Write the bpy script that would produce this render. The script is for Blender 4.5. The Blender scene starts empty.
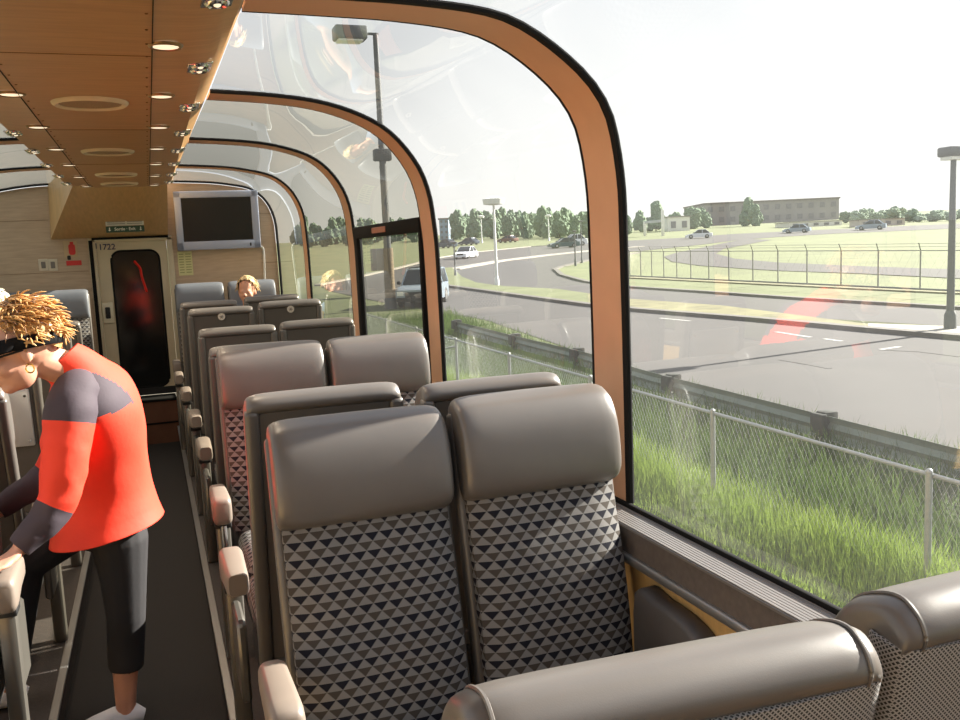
import bpy, bmesh, math, random
from mathutils import Vector, Matrix, Euler, noise
random.seed(7)
scene = bpy.context.scene
COL = scene.collection
PI = math.pi

# ------------------------------------------------------------------ camera
F = 900.0
EYE = Vector((0, 0, 1.7))
def cray(px, py): return Vector((px - 480.0, 360.0 - py, -F))
_y = cray(148, 262).normalized()
_z = cray(948, 226).cross(_y).normalized()
if _z.y < 0: _z = -_z
_x = _y.cross(_z)
M3 = Matrix((_x, _y, _z))
cam = bpy.data.cameras.new('camera'); cam.sensor_width = 36; cam.lens = 33.75
cam.clip_end = 4000; cam.clip_start = 0.02
camo = bpy.data.objects.new('camera', cam); COL.objects.link(camo)
camo.matrix_world = Matrix.Translation(EYE) @ M3.to_4x4()
scene.camera = camo
def ray(px, py): return M3 @ cray(px, py)
def P(px, py, Y):
    d = ray(px, py); return EYE + d * (Y / d.y)

# ------------------------------------------------------------------ world, sun, exposure
w = bpy.data.worlds.new('sky'); scene.world = w; w.use_nodes = True
nt = w.node_tree; nt.nodes.clear()
out = nt.nodes.new('ShaderNodeOutputWorld'); bg = nt.nodes.new('ShaderNodeBackground')
tc = nt.nodes.new('ShaderNodeTexCoord'); sp = nt.nodes.new('ShaderNodeSeparateXYZ'); rp = nt.nodes.new('ShaderNodeValToRGB')
nt.links.new(tc.outputs['Generated'], sp.inputs[0]); nt.links.new(sp.outputs['Z'], rp.inputs[0])
rp.color_ramp.elements[0].position = 0.0; rp.color_ramp.elements[0].color = (1.0, 0.99, 0.96, 1)
rp.color_ramp.elements[1].position = 0.75; rp.color_ramp.elements[1].color = (0.62, 0.70, 0.86, 1)
nt.links.new(rp.outputs[0], bg.inputs[0]); bg.inputs[1].default_value = 1.2
nt.links.new(bg.outputs[0], out.inputs[0])
sl = bpy.data.lights.new('sun', 'SUN'); sl.energy = 25.0; sl.angle = 0.012; sl.color = (1.0, 0.95, 0.87)
so = bpy.data.objects.new('sun', sl); COL.objects.link(so)
SUN = Vector((0.93, 0.10, 0.0)).normalized() * math.cos(math.radians(27)) + Vector((0, 0, math.sin(math.radians(27))))
so.rotation_euler = SUN.to_track_quat('Z', 'Y').to_euler()
scene.view_settings.view_transform = 'Standard'; scene.view_settings.look = 'None'
scene.view_settings.exposure = 0.0; scene.view_settings.gamma = 1.0
scene.view_settings.use_curve_mapping = False

# ------------------------------------------------------------------ materials
def newmat(name):
    m = bpy.data.materials.new(name); m.use_nodes = True
    b = m.node_tree.nodes['Principled BSDF']; return m, m.node_tree, b
def srgb(r, g, b):
    f = lambda c: (c / 255 / 12.92) if c <= 10 else ((c / 255 + 0.055) / 1.055) ** 2.4
    return (f(r), f(g), f(b), 1)
def mat(name, c, rough=0.5, metal=0.0, var=0.0, scale=20, bump=0.0, bscale=200, stretch=None, spec=None):
    m, t, b = newmat(name)
    b.inputs['Base Color'].default_value = c; b.inputs['Roughness'].default_value = rough; b.inputs['Metallic'].default_value = metal
    if spec is not None: b.inputs['Specular IOR Level'].default_value = spec
    co = t.nodes.new('ShaderNodeTexCoord'); vec = co.outputs['Object']
    if stretch:
        mp = t.nodes.new('ShaderNodeMapping'); mp.inputs['Scale'].default_value = stretch
        t.links.new(vec, mp.inputs[0]); vec = mp.outputs[0]
    if var:
        n = t.nodes.new('ShaderNodeTexNoise'); n.inputs['Scale'].default_value = scale; n.inputs['Detail'].default_value = 4
        t.links.new(vec, n.inputs['Vector'])
        r = t.nodes.new('ShaderNodeValToRGB')
        r.color_ramp.elements[0].position = 0.3; r.color_ramp.elements[1].position = 0.7
        r.color_ramp.elements[0].color = tuple(x * (1 - var) for x in c[:3]) + (1,)
        r.color_ramp.elements[1].color = tuple(min(1, x * (1 + var)) for x in c[:3]) + (1,)
        t.links.new(n.outputs[0], r.inputs[0]); t.links.new(r.outputs[0], b.inputs['Base Color'])
    if bump:
        n2 = t.nodes.new('ShaderNodeTexNoise'); n2.inputs['Scale'].default_value = bscale; n2.inputs['Detail'].default_value = 3
        t.links.new(vec, n2.inputs['Vector'])
        bp = t.nodes.new('ShaderNodeBump'); bp.inputs['Strength'].default_value = bump; bp.inputs['Distance'].default_value = 0.01
        t.links.new(n2.outputs[0], bp.inputs['Height']); t.links.new(bp.outputs[0], b.inputs['Normal'])
    return m
def mth(t, op, a, b=None, c=None):
    n = t.nodes.new('ShaderNodeMath'); n.operation = op
    for i, v in enumerate((a, b, c)):
        if v is None: continue
        if isinstance(v, (int, float)): n.inputs[i].default_value = v
        else: t.links.new(v, n.inputs[i])
    return n.outputs[0]
def mixc(t, f, a, b):
    n = t.nodes.new('ShaderNodeMix'); n.data_type = 'RGBA'
    t.links.new(f, n.inputs[0])
    for i, v in ((6, a), (7, b)):
        if isinstance(v, tuple): n.inputs[i].default_value = v
        else: t.links.new(v, n.inputs[i])
    return n.outputs[2]
def fabric_mat():
    m, t, b = newmat('triangle fabric'); b.inputs['Roughness'].default_value = 0.9
    b.inputs['Specular IOR Level'].default_value = 0.15
    uv = t.nodes.new('ShaderNodeUVMap'); s = t.nodes.new('ShaderNodeSeparateXYZ'); t.links.new(uv.outputs[0], s.inputs[0])
    u = mth(t, 'DIVIDE', s.outputs[0], 0.0365); v = mth(t, 'DIVIDE', s.outputs[1], 0.0203)
    row = mth(t, 'FLOOR', v); fv = mth(t, 'FRACT', v)
    uu = mth(t, 'ADD', u, mth(t, 'MULTIPLY', mth(t, 'FLOORED_MODULO', row, 2.0), 0.5))
    fu = mth(t, 'FRACT', uu)
    tent = mth(t, 'SUBTRACT', 1.0, mth(t, 'ABSOLUTE', mth(t, 'SUBTRACT', mth(t, 'MULTIPLY', fu, 2.0), 1.0)))
    edge = mth(t, 'SUBTRACT', tent, fv)
    up = mth(t, 'GREATER_THAN', edge, 0.0)
    idx = mth(t, 'FLOORED_MODULO', row, 2.0)
    dark = mixc(t, idx, (0.012, 0.012, 0.018, 1), (0.06, 0.05, 0.042, 1))
    ns = t.nodes.new('ShaderNodeTexNoise'); ns.inputs['Scale'].default_value = 900; t.links.new(uv.outputs[0], ns.inputs['Vector'])
    lt = mixc(t, ns.outputs[0], (0.14, 0.132, 0.126, 1), (0.23, 0.22, 0.21, 1))
    c = mixc(t, up, dark, lt)
    seam = mth(t, 'LESS_THAN', mth(t, 'ABSOLUTE', edge), 0.06)
    c = mixc(t, mth(t, 'MULTIPLY', seam, 0.6), c, (0.15, 0.144, 0.138, 1))
    t.links.new(c, b.inputs['Base Color'])
    bp = t.nodes.new('ShaderNodeBump'); bp.inputs['Strength'].default_value = 0.25; bp.inputs['Distance'].default_value = 0.002
    t.links.new(ns.outputs[0], bp.inputs['Height']); t.links.new(bp.outputs[0], b.inputs['Normal'])
    return m
def net_mat():
    m, t, b = newmat('back net'); b.inputs['Roughness'].default_value = 0.85
    uv = t.nodes.new('ShaderNodeUVMap'); s = t.nodes.new('ShaderNodeSeparateXYZ'); t.links.new(uv.outputs[0], s.inputs[0])
    a = mth(t, 'ADD', s.outputs[0], s.outputs[1]); d = mth(t, 'SUBTRACT', s.outputs[0], s.outputs[1])
    q = 0.0062
    fa = mth(t, 'ABSOLUTE', mth(t, 'SUBTRACT', mth(t, 'FRACT', mth(t, 'DIVIDE', a, q)), 0.5))
    fd = mth(t, 'ABSOLUTE', mth(t, 'SUBTRACT', mth(t, 'FRACT', mth(t, 'DIVIDE', d, q)), 0.5))
    hole = mth(t, 'LESS_THAN', mth(t, 'MAXIMUM', fa, fd), 0.31)
    c = mixc(t, hole, (0.34, 0.325, 0.31, 1), (0.03, 0.028, 0.027, 1))
    t.links.new(c, b.inputs['Base Color']); return m
def glass_mat(name, tint, dirt):
    m = bpy.data.materials.new(name); m.use_nodes = True; t = m.node_tree; t.nodes.clear()
    o = t.nodes.new('ShaderNodeOutputMaterial')
    tr = t.nodes.new('ShaderNodeBsdfTransparent'); tr.inputs[0].default_value = tint
    gl = t.nodes.new('ShaderNodeBsdfGlossy'); gl.inputs['Roughness'].default_value = 0.015; gl.inputs[0].default_value = (0.95, 0.97, 0.96, 1)
    tl = t.nodes.new('ShaderNodeBsdfTranslucent'); tl.inputs[0].default_value = (0.9, 0.9, 0.88, 1)
    lw = t.nodes.new('ShaderNodeLayerWeight'); lw.inputs[0].default_value = 0.5
    fr = mth(t, 'ADD', mth(t, 'MULTIPLY', mth(t, 'POWER', lw.outputs['Facing'], 4.5), 0.80), 0.075)
    m1 = t.nodes.new('ShaderNodeMixShader')
    co = t.nodes.new('ShaderNodeTexCoord'); n = t.nodes.new('ShaderNodeTexNoise'); n.inputs['Scale'].default_value = 2.0; n.inputs['Detail'].default_value = 6
    t.links.new(co.outputs['Object'], n.inputs['Vector'])
    t.links.new(mth(t, 'MULTIPLY', n.outputs[0], dirt * 2), m1.inputs[0])
    t.links.new(tr.outputs[0], m1.inputs[1]); t.links.new(tl.outputs[0], m1.inputs[2])
    m2 = t.nodes.new('ShaderNodeMixShader'); t.links.new(fr, m2.inputs[0])
    t.links.new(m1.outputs[0], m2.inputs[1]); t.links.new(gl.outputs[0], m2.inputs[2])
    t.links.new(m2.outputs[0], o.inputs[0]); return m
def wood_mat(name, c, stretch):
    return mat(name, c, 0.42, 0, 0.10, 6, 0.02, 40, stretch)
def emis(name, c, s):
    m, t, b = newmat(name); b.inputs['Base Color'].default_value = c
    b.inputs['Emission Color'].default_value = c; b.inputs['Emission Strength'].default_value = s; return m

FABRIC = fabric_mat(); NET = net_mat()
LEATHER = mat('seat leather', srgb(96, 90, 85), 0.36, 0, 0.06, 9, 0.035, 620, spec=0.75)
LEATHER_B = mat('blue-grey seat leather', srgb(112, 116, 124), 0.42, 0, 0.06, 9, 0.035, 620)
LEATHER_D = mat('arm leather', srgb(122, 110, 100), 0.42, 0, 0.06, 9, 0.03, 620)
SHELL = mat('shell leather', srgb(84, 79, 74), 0.38, 0, 0.05, 9, 0.03, 620, spec=0.7)
CHAR_L = mat('charcoal armrest', srgb(78, 74, 72), 0.5, 0, 0.05, 9, 0.06, 200)
BLACKP = mat('black plastic', srgb(22, 21, 21), 0.6, 0, 0.1, 10)
POST = mat('grey painted metal', srgb(105, 101, 94), 0.35, 0.55, 0.05, 8)
CHROME = mat('chrome', srgb(205, 205, 205), 0.16, 1.0, 0.03, 5)
ALU = mat('brushed aluminium', srgb(165, 162, 160), 0.35, 0.8, 0.06, 6, 0.05, 60, (40, 1, 40))
LEDGE = mat('ribbed sill', srgb(124, 119, 116), 0.4, 0.3, 0.05, 8)
BAND = mat('grey sill facing', srgb(92, 84, 79), 0.7, 0, 0.15, 60, 0.1, 300)
PANEL = wood_mat('tan wall panel', srgb(196, 160, 104), (1, 8, 1))
CEILM = wood_mat('maple ceiling veneer', srgb(180, 138, 92), (1, 9, 1))
ENDW = wood_mat('end wall veneer', srgb(182, 158, 132), (1, 1, 10))
BULK = wood_mat('bulkhead veneer', srgb(196, 158, 108), (8, 1, 1))
RIB = mat('tan rib', srgb(198, 154, 122), 0.5, 0, 0.05, 6, 0.03, 150)
GASKET = mat('black gasket', srgb(18, 17, 16), 0.8, 0, 0.1, 8, spec=0.2)
CARPET = mat('aisle carpet', srgb(40, 36, 34), 0.95, 0, 0.35, 160, 0.4, 350)
PLAT = mat('platform floor', srgb(58, 51, 47), 0.8, 0, 0.2, 60, 0.2, 200)
DOORM = mat('door laminate', srgb(196, 182, 152), 0.4, 0, 0.06, 5)
DARKG = mat('dark door glass', srgb(16, 18, 17), 0.08, 0, 0.3, 3)
STEPM = mat('step riser', srgb(96, 62, 44), 0.9, 0, 0.15, 6)
GLASS = glass_mat('window glass', (0.92, 0.93, 0.91, 1), 0.016)
GLASS_REFL = glass_mat('reflection-dimmed window glass', (0.64, 0.63, 0.55, 1), 0.012)  # extra tint stands in for cabin reflections over the far bays
WHITE = mat('white plastic', srgb(225, 222, 214), 0.45, 0, 0.03, 5)

# ------------------------------------------------------------------ helpers
def obj(name, bm, m, parent=None, smooth=True, uv=False, kind=None, auto=40):
    me = bpy.data.meshes.new(name)
    bmesh.ops.recalc_face_normals(bm, faces=bm.faces) if not uv == 'keep' else None
    if uv is True: boxuv(bm)
    bm.to_mesh(me); bm.free()
    ms = m if isinstance(m, (list, tuple)) else [m]
    for x in ms: me.materials.append(x)
    if smooth:
        for p in me.polygons: p.use_smooth = True
        try: me.set_sharp_from_angle(angle=math.radians(auto))
        except Exception: pass
    o = bpy.data.objects.new(name, me); COL.objects.link(o)
    if parent: o.parent = parent
    if kind: o['kind'] = kind
    return o
def boxuv(bm):
    l = bm.loops.layers.uv.verify()
    for f in bm.faces:
        n = f.normal; a = [abs(n.x), abs(n.y), abs(n.z)]; k = a.index(max(a))
        for lp in f.loops:
            c = lp.vert.co
            lp[l].uv = (c.y, c.z) if k == 0 else (c.x, c.z) if k == 1 else (c.x, c.y)
def struct(name, bm, m, **k): return obj(name, bm, m, kind='structure', **k)
def tag(o, label, cat, group=None, kind=None):
    o['label'] = label; o['category'] = cat
    if group: o['group'] = group
    if kind: o['kind'] = kind
    return o
def thing(name, label, cat, loc=(0, 0, 0), rz=0, group=None):
    o = bpy.data.objects.new(name, None); COL.objects.link(o); o.empty_display_size = 0.1
    o.location = loc; o.rotation_euler = (0, 0, rz); return tag(o, label, cat, group)
def copy_tree(o, parent=None):
    c = o.copy(); COL.objects.link(c)
    if parent: c.parent = parent
    for ch in list(o.children): copy_tree(ch, c)
    return c
def box(bm, x0, x1, y0, y1, z0, z1, r=0.0, seg=3):
    t = bmesh.new()
    bmesh.ops.create_cube(t, size=1)
    for v in t.verts: v.co = Vector(((x0 + x1) / 2 + v.co.x * (x1 - x0), (y0 + y1) / 2 + v.co.y * (y1 - y0), (z0 + z1) / 2 + v.co.z * (z1 - z0)))
    if r > 0:
        bmesh.ops.bevel(t, geom=t.edges[:], offset=r, segments=seg, profile=0.5, affect='EDGES')
    merge(bm, t)
    return bm
def merge(bm, t, mtx=None):
    if mtx: t.transform(mtx)
    mp = {}
    for v in t.verts: mp[v] = bm.verts.new(v.co)
    for f in t.faces:
        try:
            nf = bm.faces.new([mp[v] for v in f.verts]); nf.material_index = f.material_index
        except ValueError: pass
    t.free()
def B(*a, **k):
    bm = bmesh.new(); box(bm, *a, **k); return bm
def loft(bm, rings, cap=True, closed=True, mi=0):
    prev = None; first = None
    for r in rings:
        vs = [bm.verts.new(c) for c in r]
        if prev:
            n = len(vs)
            for i in range(n if closed else n - 1):
                j = (i + 1) % n
                bm.faces.new((prev[i], prev[j], vs[j], vs[i])).material_index = mi
        else: first = vs
        prev = vs
    if cap and closed:
        bm.faces.new(first[::-1]).material_index = mi; bm.faces.new(prev).material_index = mi
    return bm
def frame(d, ref=Vector((0, 0, 1))):
    d = d.normalized()
    if abs(d.dot(ref)) > 0.95: ref = Vector((1, 0, 0))
    a = ref.cross(d).normalized(); return a, d.cross(a).normalized()
def tube(bm, pts, rad, n=10, cap=True, ref=Vector((0, 0, 1)), mi=0):
    pts = [Vector(p) for p in pts]; rings = []
    for i, p in enumerate(pts):
        d = pts[min(i + 1, len(pts) - 1)] - pts[max(i - 1, 0)]
        a, b = frame(d, ref)
        r = rad[i] if isinstance(rad, (list, tuple)) else rad
        ra, rb = r if isinstance(r, (list, tuple)) else (r, r)
        rings.append([p + a * ra * math.cos(2 * PI * k / n) + b * rb * math.sin(2 * PI * k / n) for k in range(n)])
    return loft(bm, rings, cap, mi=mi)
def cyl(bm, p0, p1, r0, r1=None, n=16): return tube(bm, [p0, p1], [r0, r0 if r1 is None else r1], n)
def ball(bm, c, r, u=16, v=10, rot=None):
    t = bmesh.new(); bmesh.ops.create_uvsphere(t, u_segments=u, v_segments=v, radius=1)
    r = r if isinstance(r, (list, tuple)) else (r, r, r)
    mtx = Matrix.Translation(Vector(c)) @ (rot.to_4x4() if rot else Matrix.Identity(4)) @ Matrix.Diagonal((r[0], r[1], r[2], 1))
    merge(bm, t, mtx); return bm
def spline(pts, n=6, closed=False):
    pts = [Vector(p) for p in pts]; o = []; L = len(pts)
    rng = range(L if closed else L - 1)
    for i in rng:
        p0 = pts[(i - 1) % L] if closed or i > 0 else pts[0]; p1 = pts[i]; p2 = pts[(i + 1) % L]
        p3 = pts[(i + 2) % L] if closed or i + 2 < L else pts[-1]
        for k in range(n):
            t = k / n
            o.append(0.5 * ((2 * p1) + (p2 - p0) * t + (2 * p0 - 5 * p1 + 4 * p2 - p3) * t * t + (3 * p1 - p0 - 3 * p2 + p3) * t ** 3))
    if not closed: o.append(pts[-1])
    return o
def prism(bm, poly, axis, a, b):
    # polygon extruded along axis (0 x,1 y,2 z); poly gives the other two coordinates
    def mk(t, q):
        if axis == 0: return Vector((t, q[0], q[1]))
        if axis == 1: return Vector((q[0], t, q[1]))
        return Vector((q[0], q[1], t))
    v0 = [bm.verts.new(mk(a, q)) for q in poly]; v1 = [bm.verts.new(mk(b, q)) for q in poly]
    n = len(poly)
    bm.faces.new(v0[::-1]); bm.faces.new(v1)
    for i in range(n): bm.faces.new((v0[i], v0[(i + 1) % n], v1[(i + 1) % n], v1[i]))
    return bm
def text_mesh(name, body, size, m, mtx, parent, depth=0.001):
    cu = bpy.data.curves.new(name, 'FONT'); cu.body = body; cu.size = size; cu.extrude = depth; cu.offset = size * .02; cu.align_x = 'CENTER'; cu.align_y = 'CENTER'
    to = bpy.data.objects.new(name, cu); COL.objects.link(to)
    dg = bpy.context.evaluated_depsgraph_get(); me = bpy.data.meshes.new_from_object(to.evaluated_get(dg))
    bpy.data.objects.remove(to); me.name = name; me.materials.clear(); me.materials.append(m)
    o = bpy.data.objects.new(name, me); COL.objects.link(o); o.matrix_world = mtx
    if parent: o.parent = parent; o.matrix_parent_inverse = Matrix.Identity(4)
    return o
def fuse(name, bm, m, parent, voxel=0.007, smooth=6):
    me = bpy.data.meshes.new('tmp'); bmesh.ops.recalc_face_normals(bm, faces=bm.faces); bm.to_mesh(me); bm.free()
    o = bpy.data.objects.new('tmp', me); COL.objects.link(o)
    r = o.modifiers.new('r', 'REMESH'); r.mode = 'VOXEL'; r.voxel_size = voxel
    s = o.modifiers.new('s', 'SMOOTH'); s.iterations = smooth; s.factor = 0.5
    dg = bpy.context.evaluated_depsgraph_get(); me2 = bpy.data.meshes.new_from_object(o.evaluated_get(dg))
    bpy.data.objects.remove(o); me2.name = name; me2.materials.clear()
    for x in (m if isinstance(m, (list, tuple)) else [m]): me2.materials.append(x)
    for p in me2.polygons: p.use_smooth = True
    q = bpy.data.objects.new(name, me2); COL.objects.link(q)
    if parent: q.parent = parent
    return q

# ================================================================== SETTING: the rail car
CX = -0.148                       # centre line of the car
H0 = 1.7                          # camera height above the aisle floor
PZ = 0.15                         # seat platform
XR = 1.16; XL = 2 * CX - XR
YB, YE = -3.0, 9.2
def mir(x): return 2 * CX - x
# floor and platforms
bm = B(-0.442, 0.146, YB, YE, -0.10, 0.0)
struct('floor', bm, CARPET, smooth=False)
bm = bmesh.new(); box(bm, 0.146, XR + 0.05, YB, YE, -0.10, PZ); struct('trim_1', bm, PLAT, smooth=False)
bm = bmesh.new(); box(bm, XL - 0.05, -0.442, YB, YE, -0.10, PZ); struct('trim_2', bm, PLAT, smooth=False)
for i, x in ((3, 0.140), (4, -0.442)):
    bm = bmesh.new(); box(bm, x - 0.012, x + 0.018, YB, YE - 0.35, PZ - 0.004, PZ + 0.006, 0.002, 1)
    struct('trim_%d' % i, bm, ALU)
# lower walls, sills
def lower_wall(side):
    s = (lambda x: x) if side == 'right' else mir
    bm = bmesh.new()
    x0, x1 = sorted((s(XR), s(XR + 0.06))); box(bm, x0, x1, YB, YE, -0.1, H0 - 0.83)
    struct('wall_' + side, bm, PANEL, smooth=False)
    k = 5 if side == 'right' else 9
    bm = bmesh.new()                       # facing band
    x0, x1 = sorted((s(1.137), s(1.225))); box(bm, x0, x1, YB, YE, H0 - 0.83, H0 - 0.757); struct('trim_%d' % k, bm, BAND, smooth=False)
    bm = bmesh.new()                       # ribbed ledge on top
    for j in range(9):
        a = 1.137 + j * 0.0095; x0, x1 = sorted((s(a), s(a + 0.0086))); box(bm, x0, x1, YB, YE, H0 - 0.757, H0 - 0.751, 0.001, 1)
    x0, x1 = sorted((s(1.133), s(1.222))); box(bm, x0, x1, YB, YE, H0 - 0.760, H0 - 0.754)
    struct('trim_%d' % (k + 1), bm, LEDGE, smooth=False)
    bm = bmesh.new()                       # aluminium rail under the band
    x0, x1 = sorted((s(1.122), s(1.16))); box(bm, x0, x1, YB, YE, H0 - 0.852, H0 - 0.828, 0.009, 3)
    struct('trim_%d' % (k + 2), bm, ALU)
    bm = bmesh.new()                       # gasket along the glass foot
    x0, x1 = sorted((s(1.214), s(1.229))); box(bm, x0, x1, YB, YE, H0 - 0.757, H0 - 0.738, 0.004, 2)
    struct('trim_%d' % (k + 3), bm, GASKET)
lower_wall('right'); lower_wall('left')
# arch profiles (x, z relative to the eye), bottom to top
A1 = [(1.222, -0.74), (1.223, -0.33), (1.222, 0.0), (1.22, 0.137), (1.208, 0.243), (1.186, 0.336), (1.138, 0.413), (1.053, 0.487), (0.943, 0.553), (0.835, 0.583), (0.65, 0.597), (0.493, 0.600), (0.271, 0.602)]
A2 = [(1.222, -0.74), (1.220, -0.33), (1.216, 0.0), (1.210, 0.09), (1.192, 0.241), (1.143, 0.372), (1.037, 0.502), (0.909, 0.578), (0.739, 0.631), (0.533, 0.657), (0.294, 0.669)]
A5 = [(1.222, -0.74), (1.222, -0.33), (1.22, 0.0), (1.216, 0.16), (1.204, 0.36), (1.137, 0.535), (1.002, 0.655), (0.82, 0.70), (0.629, 0.725), (0.45, 0.735), (0.263, 0.742)]
def resample(pl, n=44):
    sp_ = spline([Vector((p[0], p[1], 0)) for p in pl], 8); L = [0]
    for a, b in zip(sp_, sp_[1:]): L.append(L[-1] + (b - a).length)
    o = []
    for k in range(n):
        t = L[-1] * k / (n - 1); i = 0
        while i < len(L) - 2 and L[i + 1] < t: i += 1
        f = (t - L[i]) / max(1e-9, L[i + 1] - L[i]); o.append(sp_[i].lerp(sp_[i + 1], min(1, f)))
    return o
RA1, RA2, RA5 = resample(A1), resample(A2), resample(A5)
def prof(Y):
    if Y <= 2.2: return [p.copy() for p in RA1]
    if Y <= 3.9: t = (Y - 2.2) / 1.7; return [a.lerp(b, t) for a, b in zip(RA1, RA2)]
    t = min(1, (Y - 3.9) / 5.3); return [a.lerp(b, t) for a, b in zip(RA2, RA5)]
def offs(pr, d):
    o = []
    for i, p in enumerate(pr):
        t = (pr[min(i + 1, len(pr) - 1)] - pr[max(i - 1, 0)]).normalized(); o.append(p + Vector((t.y, -t.x, 0)) * d)
    return o
def section(Y, d0, d1, side):
    s = (lambda x: x) if side > 0 else mir
    a = offs(prof(Y), d0); b = offs(prof(Y), d1)
    return [(s(p.x), H0 + p.y) for p in a] + [(s(p.x), H0 + p.y) for p in reversed(b)]
def sweep(bm, Y0, Y1, d0, d1, side):
    s0 = section(Y0, d0, d1, side); s1 = section(Y1, d0, d1, side)
    return loft(bm, [[Vector((x, Y0, z)) for x, z in s0], [Vector((x, Y1, z)) for x, z in s1]])
RIBS = [-2.98, -1.30, 0.42, 2.17, 3.86, 5.55, 7.34]
tn = 13
for Y in RIBS:
    for side in (1, -1):
        bm = bmesh.new(); sweep(bm, Y + 0.045, Y + 0.215, 0.0, 0.0135, side); struct('trim_%d' % tn, bm, RIB); tn += 1
        bm = bmesh.new(); sweep(bm, Y + 0.020, Y + 0.044, 0.0, 0.014, side); sweep(bm, Y + 0.216, Y + 0.232, 0.001, 0.014, side); struct('trim_%d' % tn, bm, GASKET); tn += 1
for side in (1, -1):
    bm = bmesh.new(); sweep(bm, YE - 0.05, YE - 0.002, 0.0, 0.02, side); struct('trim_%d' % tn, bm, GASKET); tn += 1
# glass panes
wn = 1
ends = RIBS + [YE - 0.07 - 0.0]
for i in range(len(RIBS)):
    Y0 = RIBS[i] + 0.234; Y1 = (RIBS[i + 1] + 0.018) if i + 1 < len(RIBS) else YE - 0.052
    for side in (1, -1):
        s = (lambda x: x) if side > 0 else mir
        bm = bmesh.new(); n = 7; g = []
        for k in range(n + 1):
            Y = Y0 + (Y1 - Y0) * k / n
            g.append([bm.verts.new((s(p.x), Y, H0 + p.y)) for p in offs(prof(Y), 0.009)])
        for k in range(n):
            for j in range(len(g[0]) - 1): bm.faces.new((g[k][j], g[k][j + 1], g[k + 1][j + 1], g[k + 1][j]))
        struct('window_%d' % wn, bm, GLASS if i <= 3 else GLASS_REFL); wn += 1
# emergency window frame in the third bay on the right
Y0, Y1 = 3.86 + 0.24, 5.54
def wallx(Y, z):
    pr = offs(prof(Y), 0.006); best = min(pr, key=lambda p: abs(p.y - (z - H0))); return best.x
zt, zb = H0 + 0.118, H0 - 0.72
bm = bmesh.new()
xw = wallx(4.5, zt)
box(bm, xw - 0.012, xw + 0.03, Y0, Y1, zt - 0.035, zt + 0.035, 0.006, 2)
box(bm, 1.205, 1.24, Y1 - 0.08, Y1, zb, zt - 0.03, 0.006, 2)
box(bm, 1.205, 1.24, Y0, Y0 + 0.03, zb, zt - 0.03, 0.006, 2)
box(bm, 1.205, 1.24, Y0, Y1, zb - 0.005, zb + 0.05, 0.006, 2)
wf = struct('window_%d' % wn, bm, GASKET)
obj('pull_tab', B(xw - 0.018, xw - 0.011, 4.72, 5.02, zt - 0.016, zt + 0.016, 0.003, 1), mat('faded red label', srgb(170, 110, 90), 0.5, 0, 0.1, 20), wf)
# ceiling panel
bm = bmesh.new()
def csec(Y, grow=1.0):
    e = 0.60 + max(0, (Y - 2.2)) * 0.0185
    h = [(0.206, 0.57), (0.212, 0.573), (0.30, 0.576), (0.36, 0.583), (0.405, e - 0.008), (0.418, e + 0.008), (0.415, e + 0.03), (0.36, 0.80), (0.15, 0.83)]
    return [Vector((CX + x * grow, Y, H0 + z)) for x, z in h] + [Vector((CX - x * grow, Y, H0 + z)) for x, z in reversed(h)]
ys = [YB, -1, 0, 1, 2, 3, 4, 5, 6, 6.8, 7.2, 7.33]
gs = [1] * 9 + [1, 1.0, 0.96]
rings = [csec(y, g) for y, g in zip(ys, gs)]
last = csec(7.42, 0.85); rings.append(last)
loft(bm, rings)
ceil = struct('ceiling', bm, CEILM, auto=25)
bm = bmesh.new()
for s in (1, -1): box(bm, CX + s * 0.207 - 0.0012, CX + s * 0.207 + 0.0012, YB, 7.33, H0 + 0.567, H0 + 0.571)
struct('trim_%d' % tn, bm, GASKET, smooth=False); tn += 1
bm = bmesh.new()
for y in (1.0, 2.75, 4.25, 5.7): box(bm, CX - 0.204, CX + 0.204, y, y + 0.003, H0 + 0.5685, H0 + 0.571)
for s in (1, -1):
    for k in range(40): box(bm, CX + s * 0.193 - 0.004, CX + s * 0.193 + 0.004, 1.2 + k * 0.155, 1.208 + k * 0.155, H0 + 0.5675, H0 + 0.571, 0.002, 1)
struct('trim_%d' % tn, bm, mat('brown rivets', srgb(120, 84, 50), 0.5, 0.2, 0.1, 10), smooth=False); tn += 1
# end wall
bm = bmesh.new()
pr = offs(prof(9.2), -0.004)
# polygon with a door opening
DX0, DX1, DZ0, DZ1 = -0.475, 0.20, 0.42, H0 + 0.23
outer = [(p.x, H0 + p.y) for p in pr] + [(mir(p.x), H0 + p.y) for p in reversed(pr)]
prism(bm, [(DX1, -0.1), (XR + 0.06, -0.1), (XR + 0.06, H0 - 0.75)] + [q for q in outer if q[0] > DX1] + [(DX1, outer[len(pr) - 1][1])], 1, YE, YE + 0.08)
prism(bm, [(DX0, outer[len(pr)][1])] + [q for q in outer if q[0] < DX0] + [(XL - 0.06, H0 - 0.75), (XL - 0.06, -0.1), (DX0, -0.1)], 1, YE, YE + 0.08)
box(bm, DX0, DX1, YE, YE + 0.08, DZ1, H0 + 0.74)
struct('wall_back', bm, ENDW, smooth=False)
bm = bmesh.new()
for z in (H0 + 0.42, H0 - 0.06):
    box(bm, XL, DX0 - 0.35 if z > 1.9 else DX0 - 0.05, YE - 0.003, YE, z, z + 0.004)
    box(bm, 1.06, 1.21, YE - 0.003, YE, z, z + 0.004)
struct('trim_%d' % tn, bm, mat('veneer joint', srgb(120, 95, 68), 0.6, 0, 0.1, 10), smooth=False); tn += 1
bm = B(XL - 0.06, XR + 0.06, YB - 0.08, YB, -0.1, H0 + 0.62); struct('wall_front', bm, ENDW, smooth=False)
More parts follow.
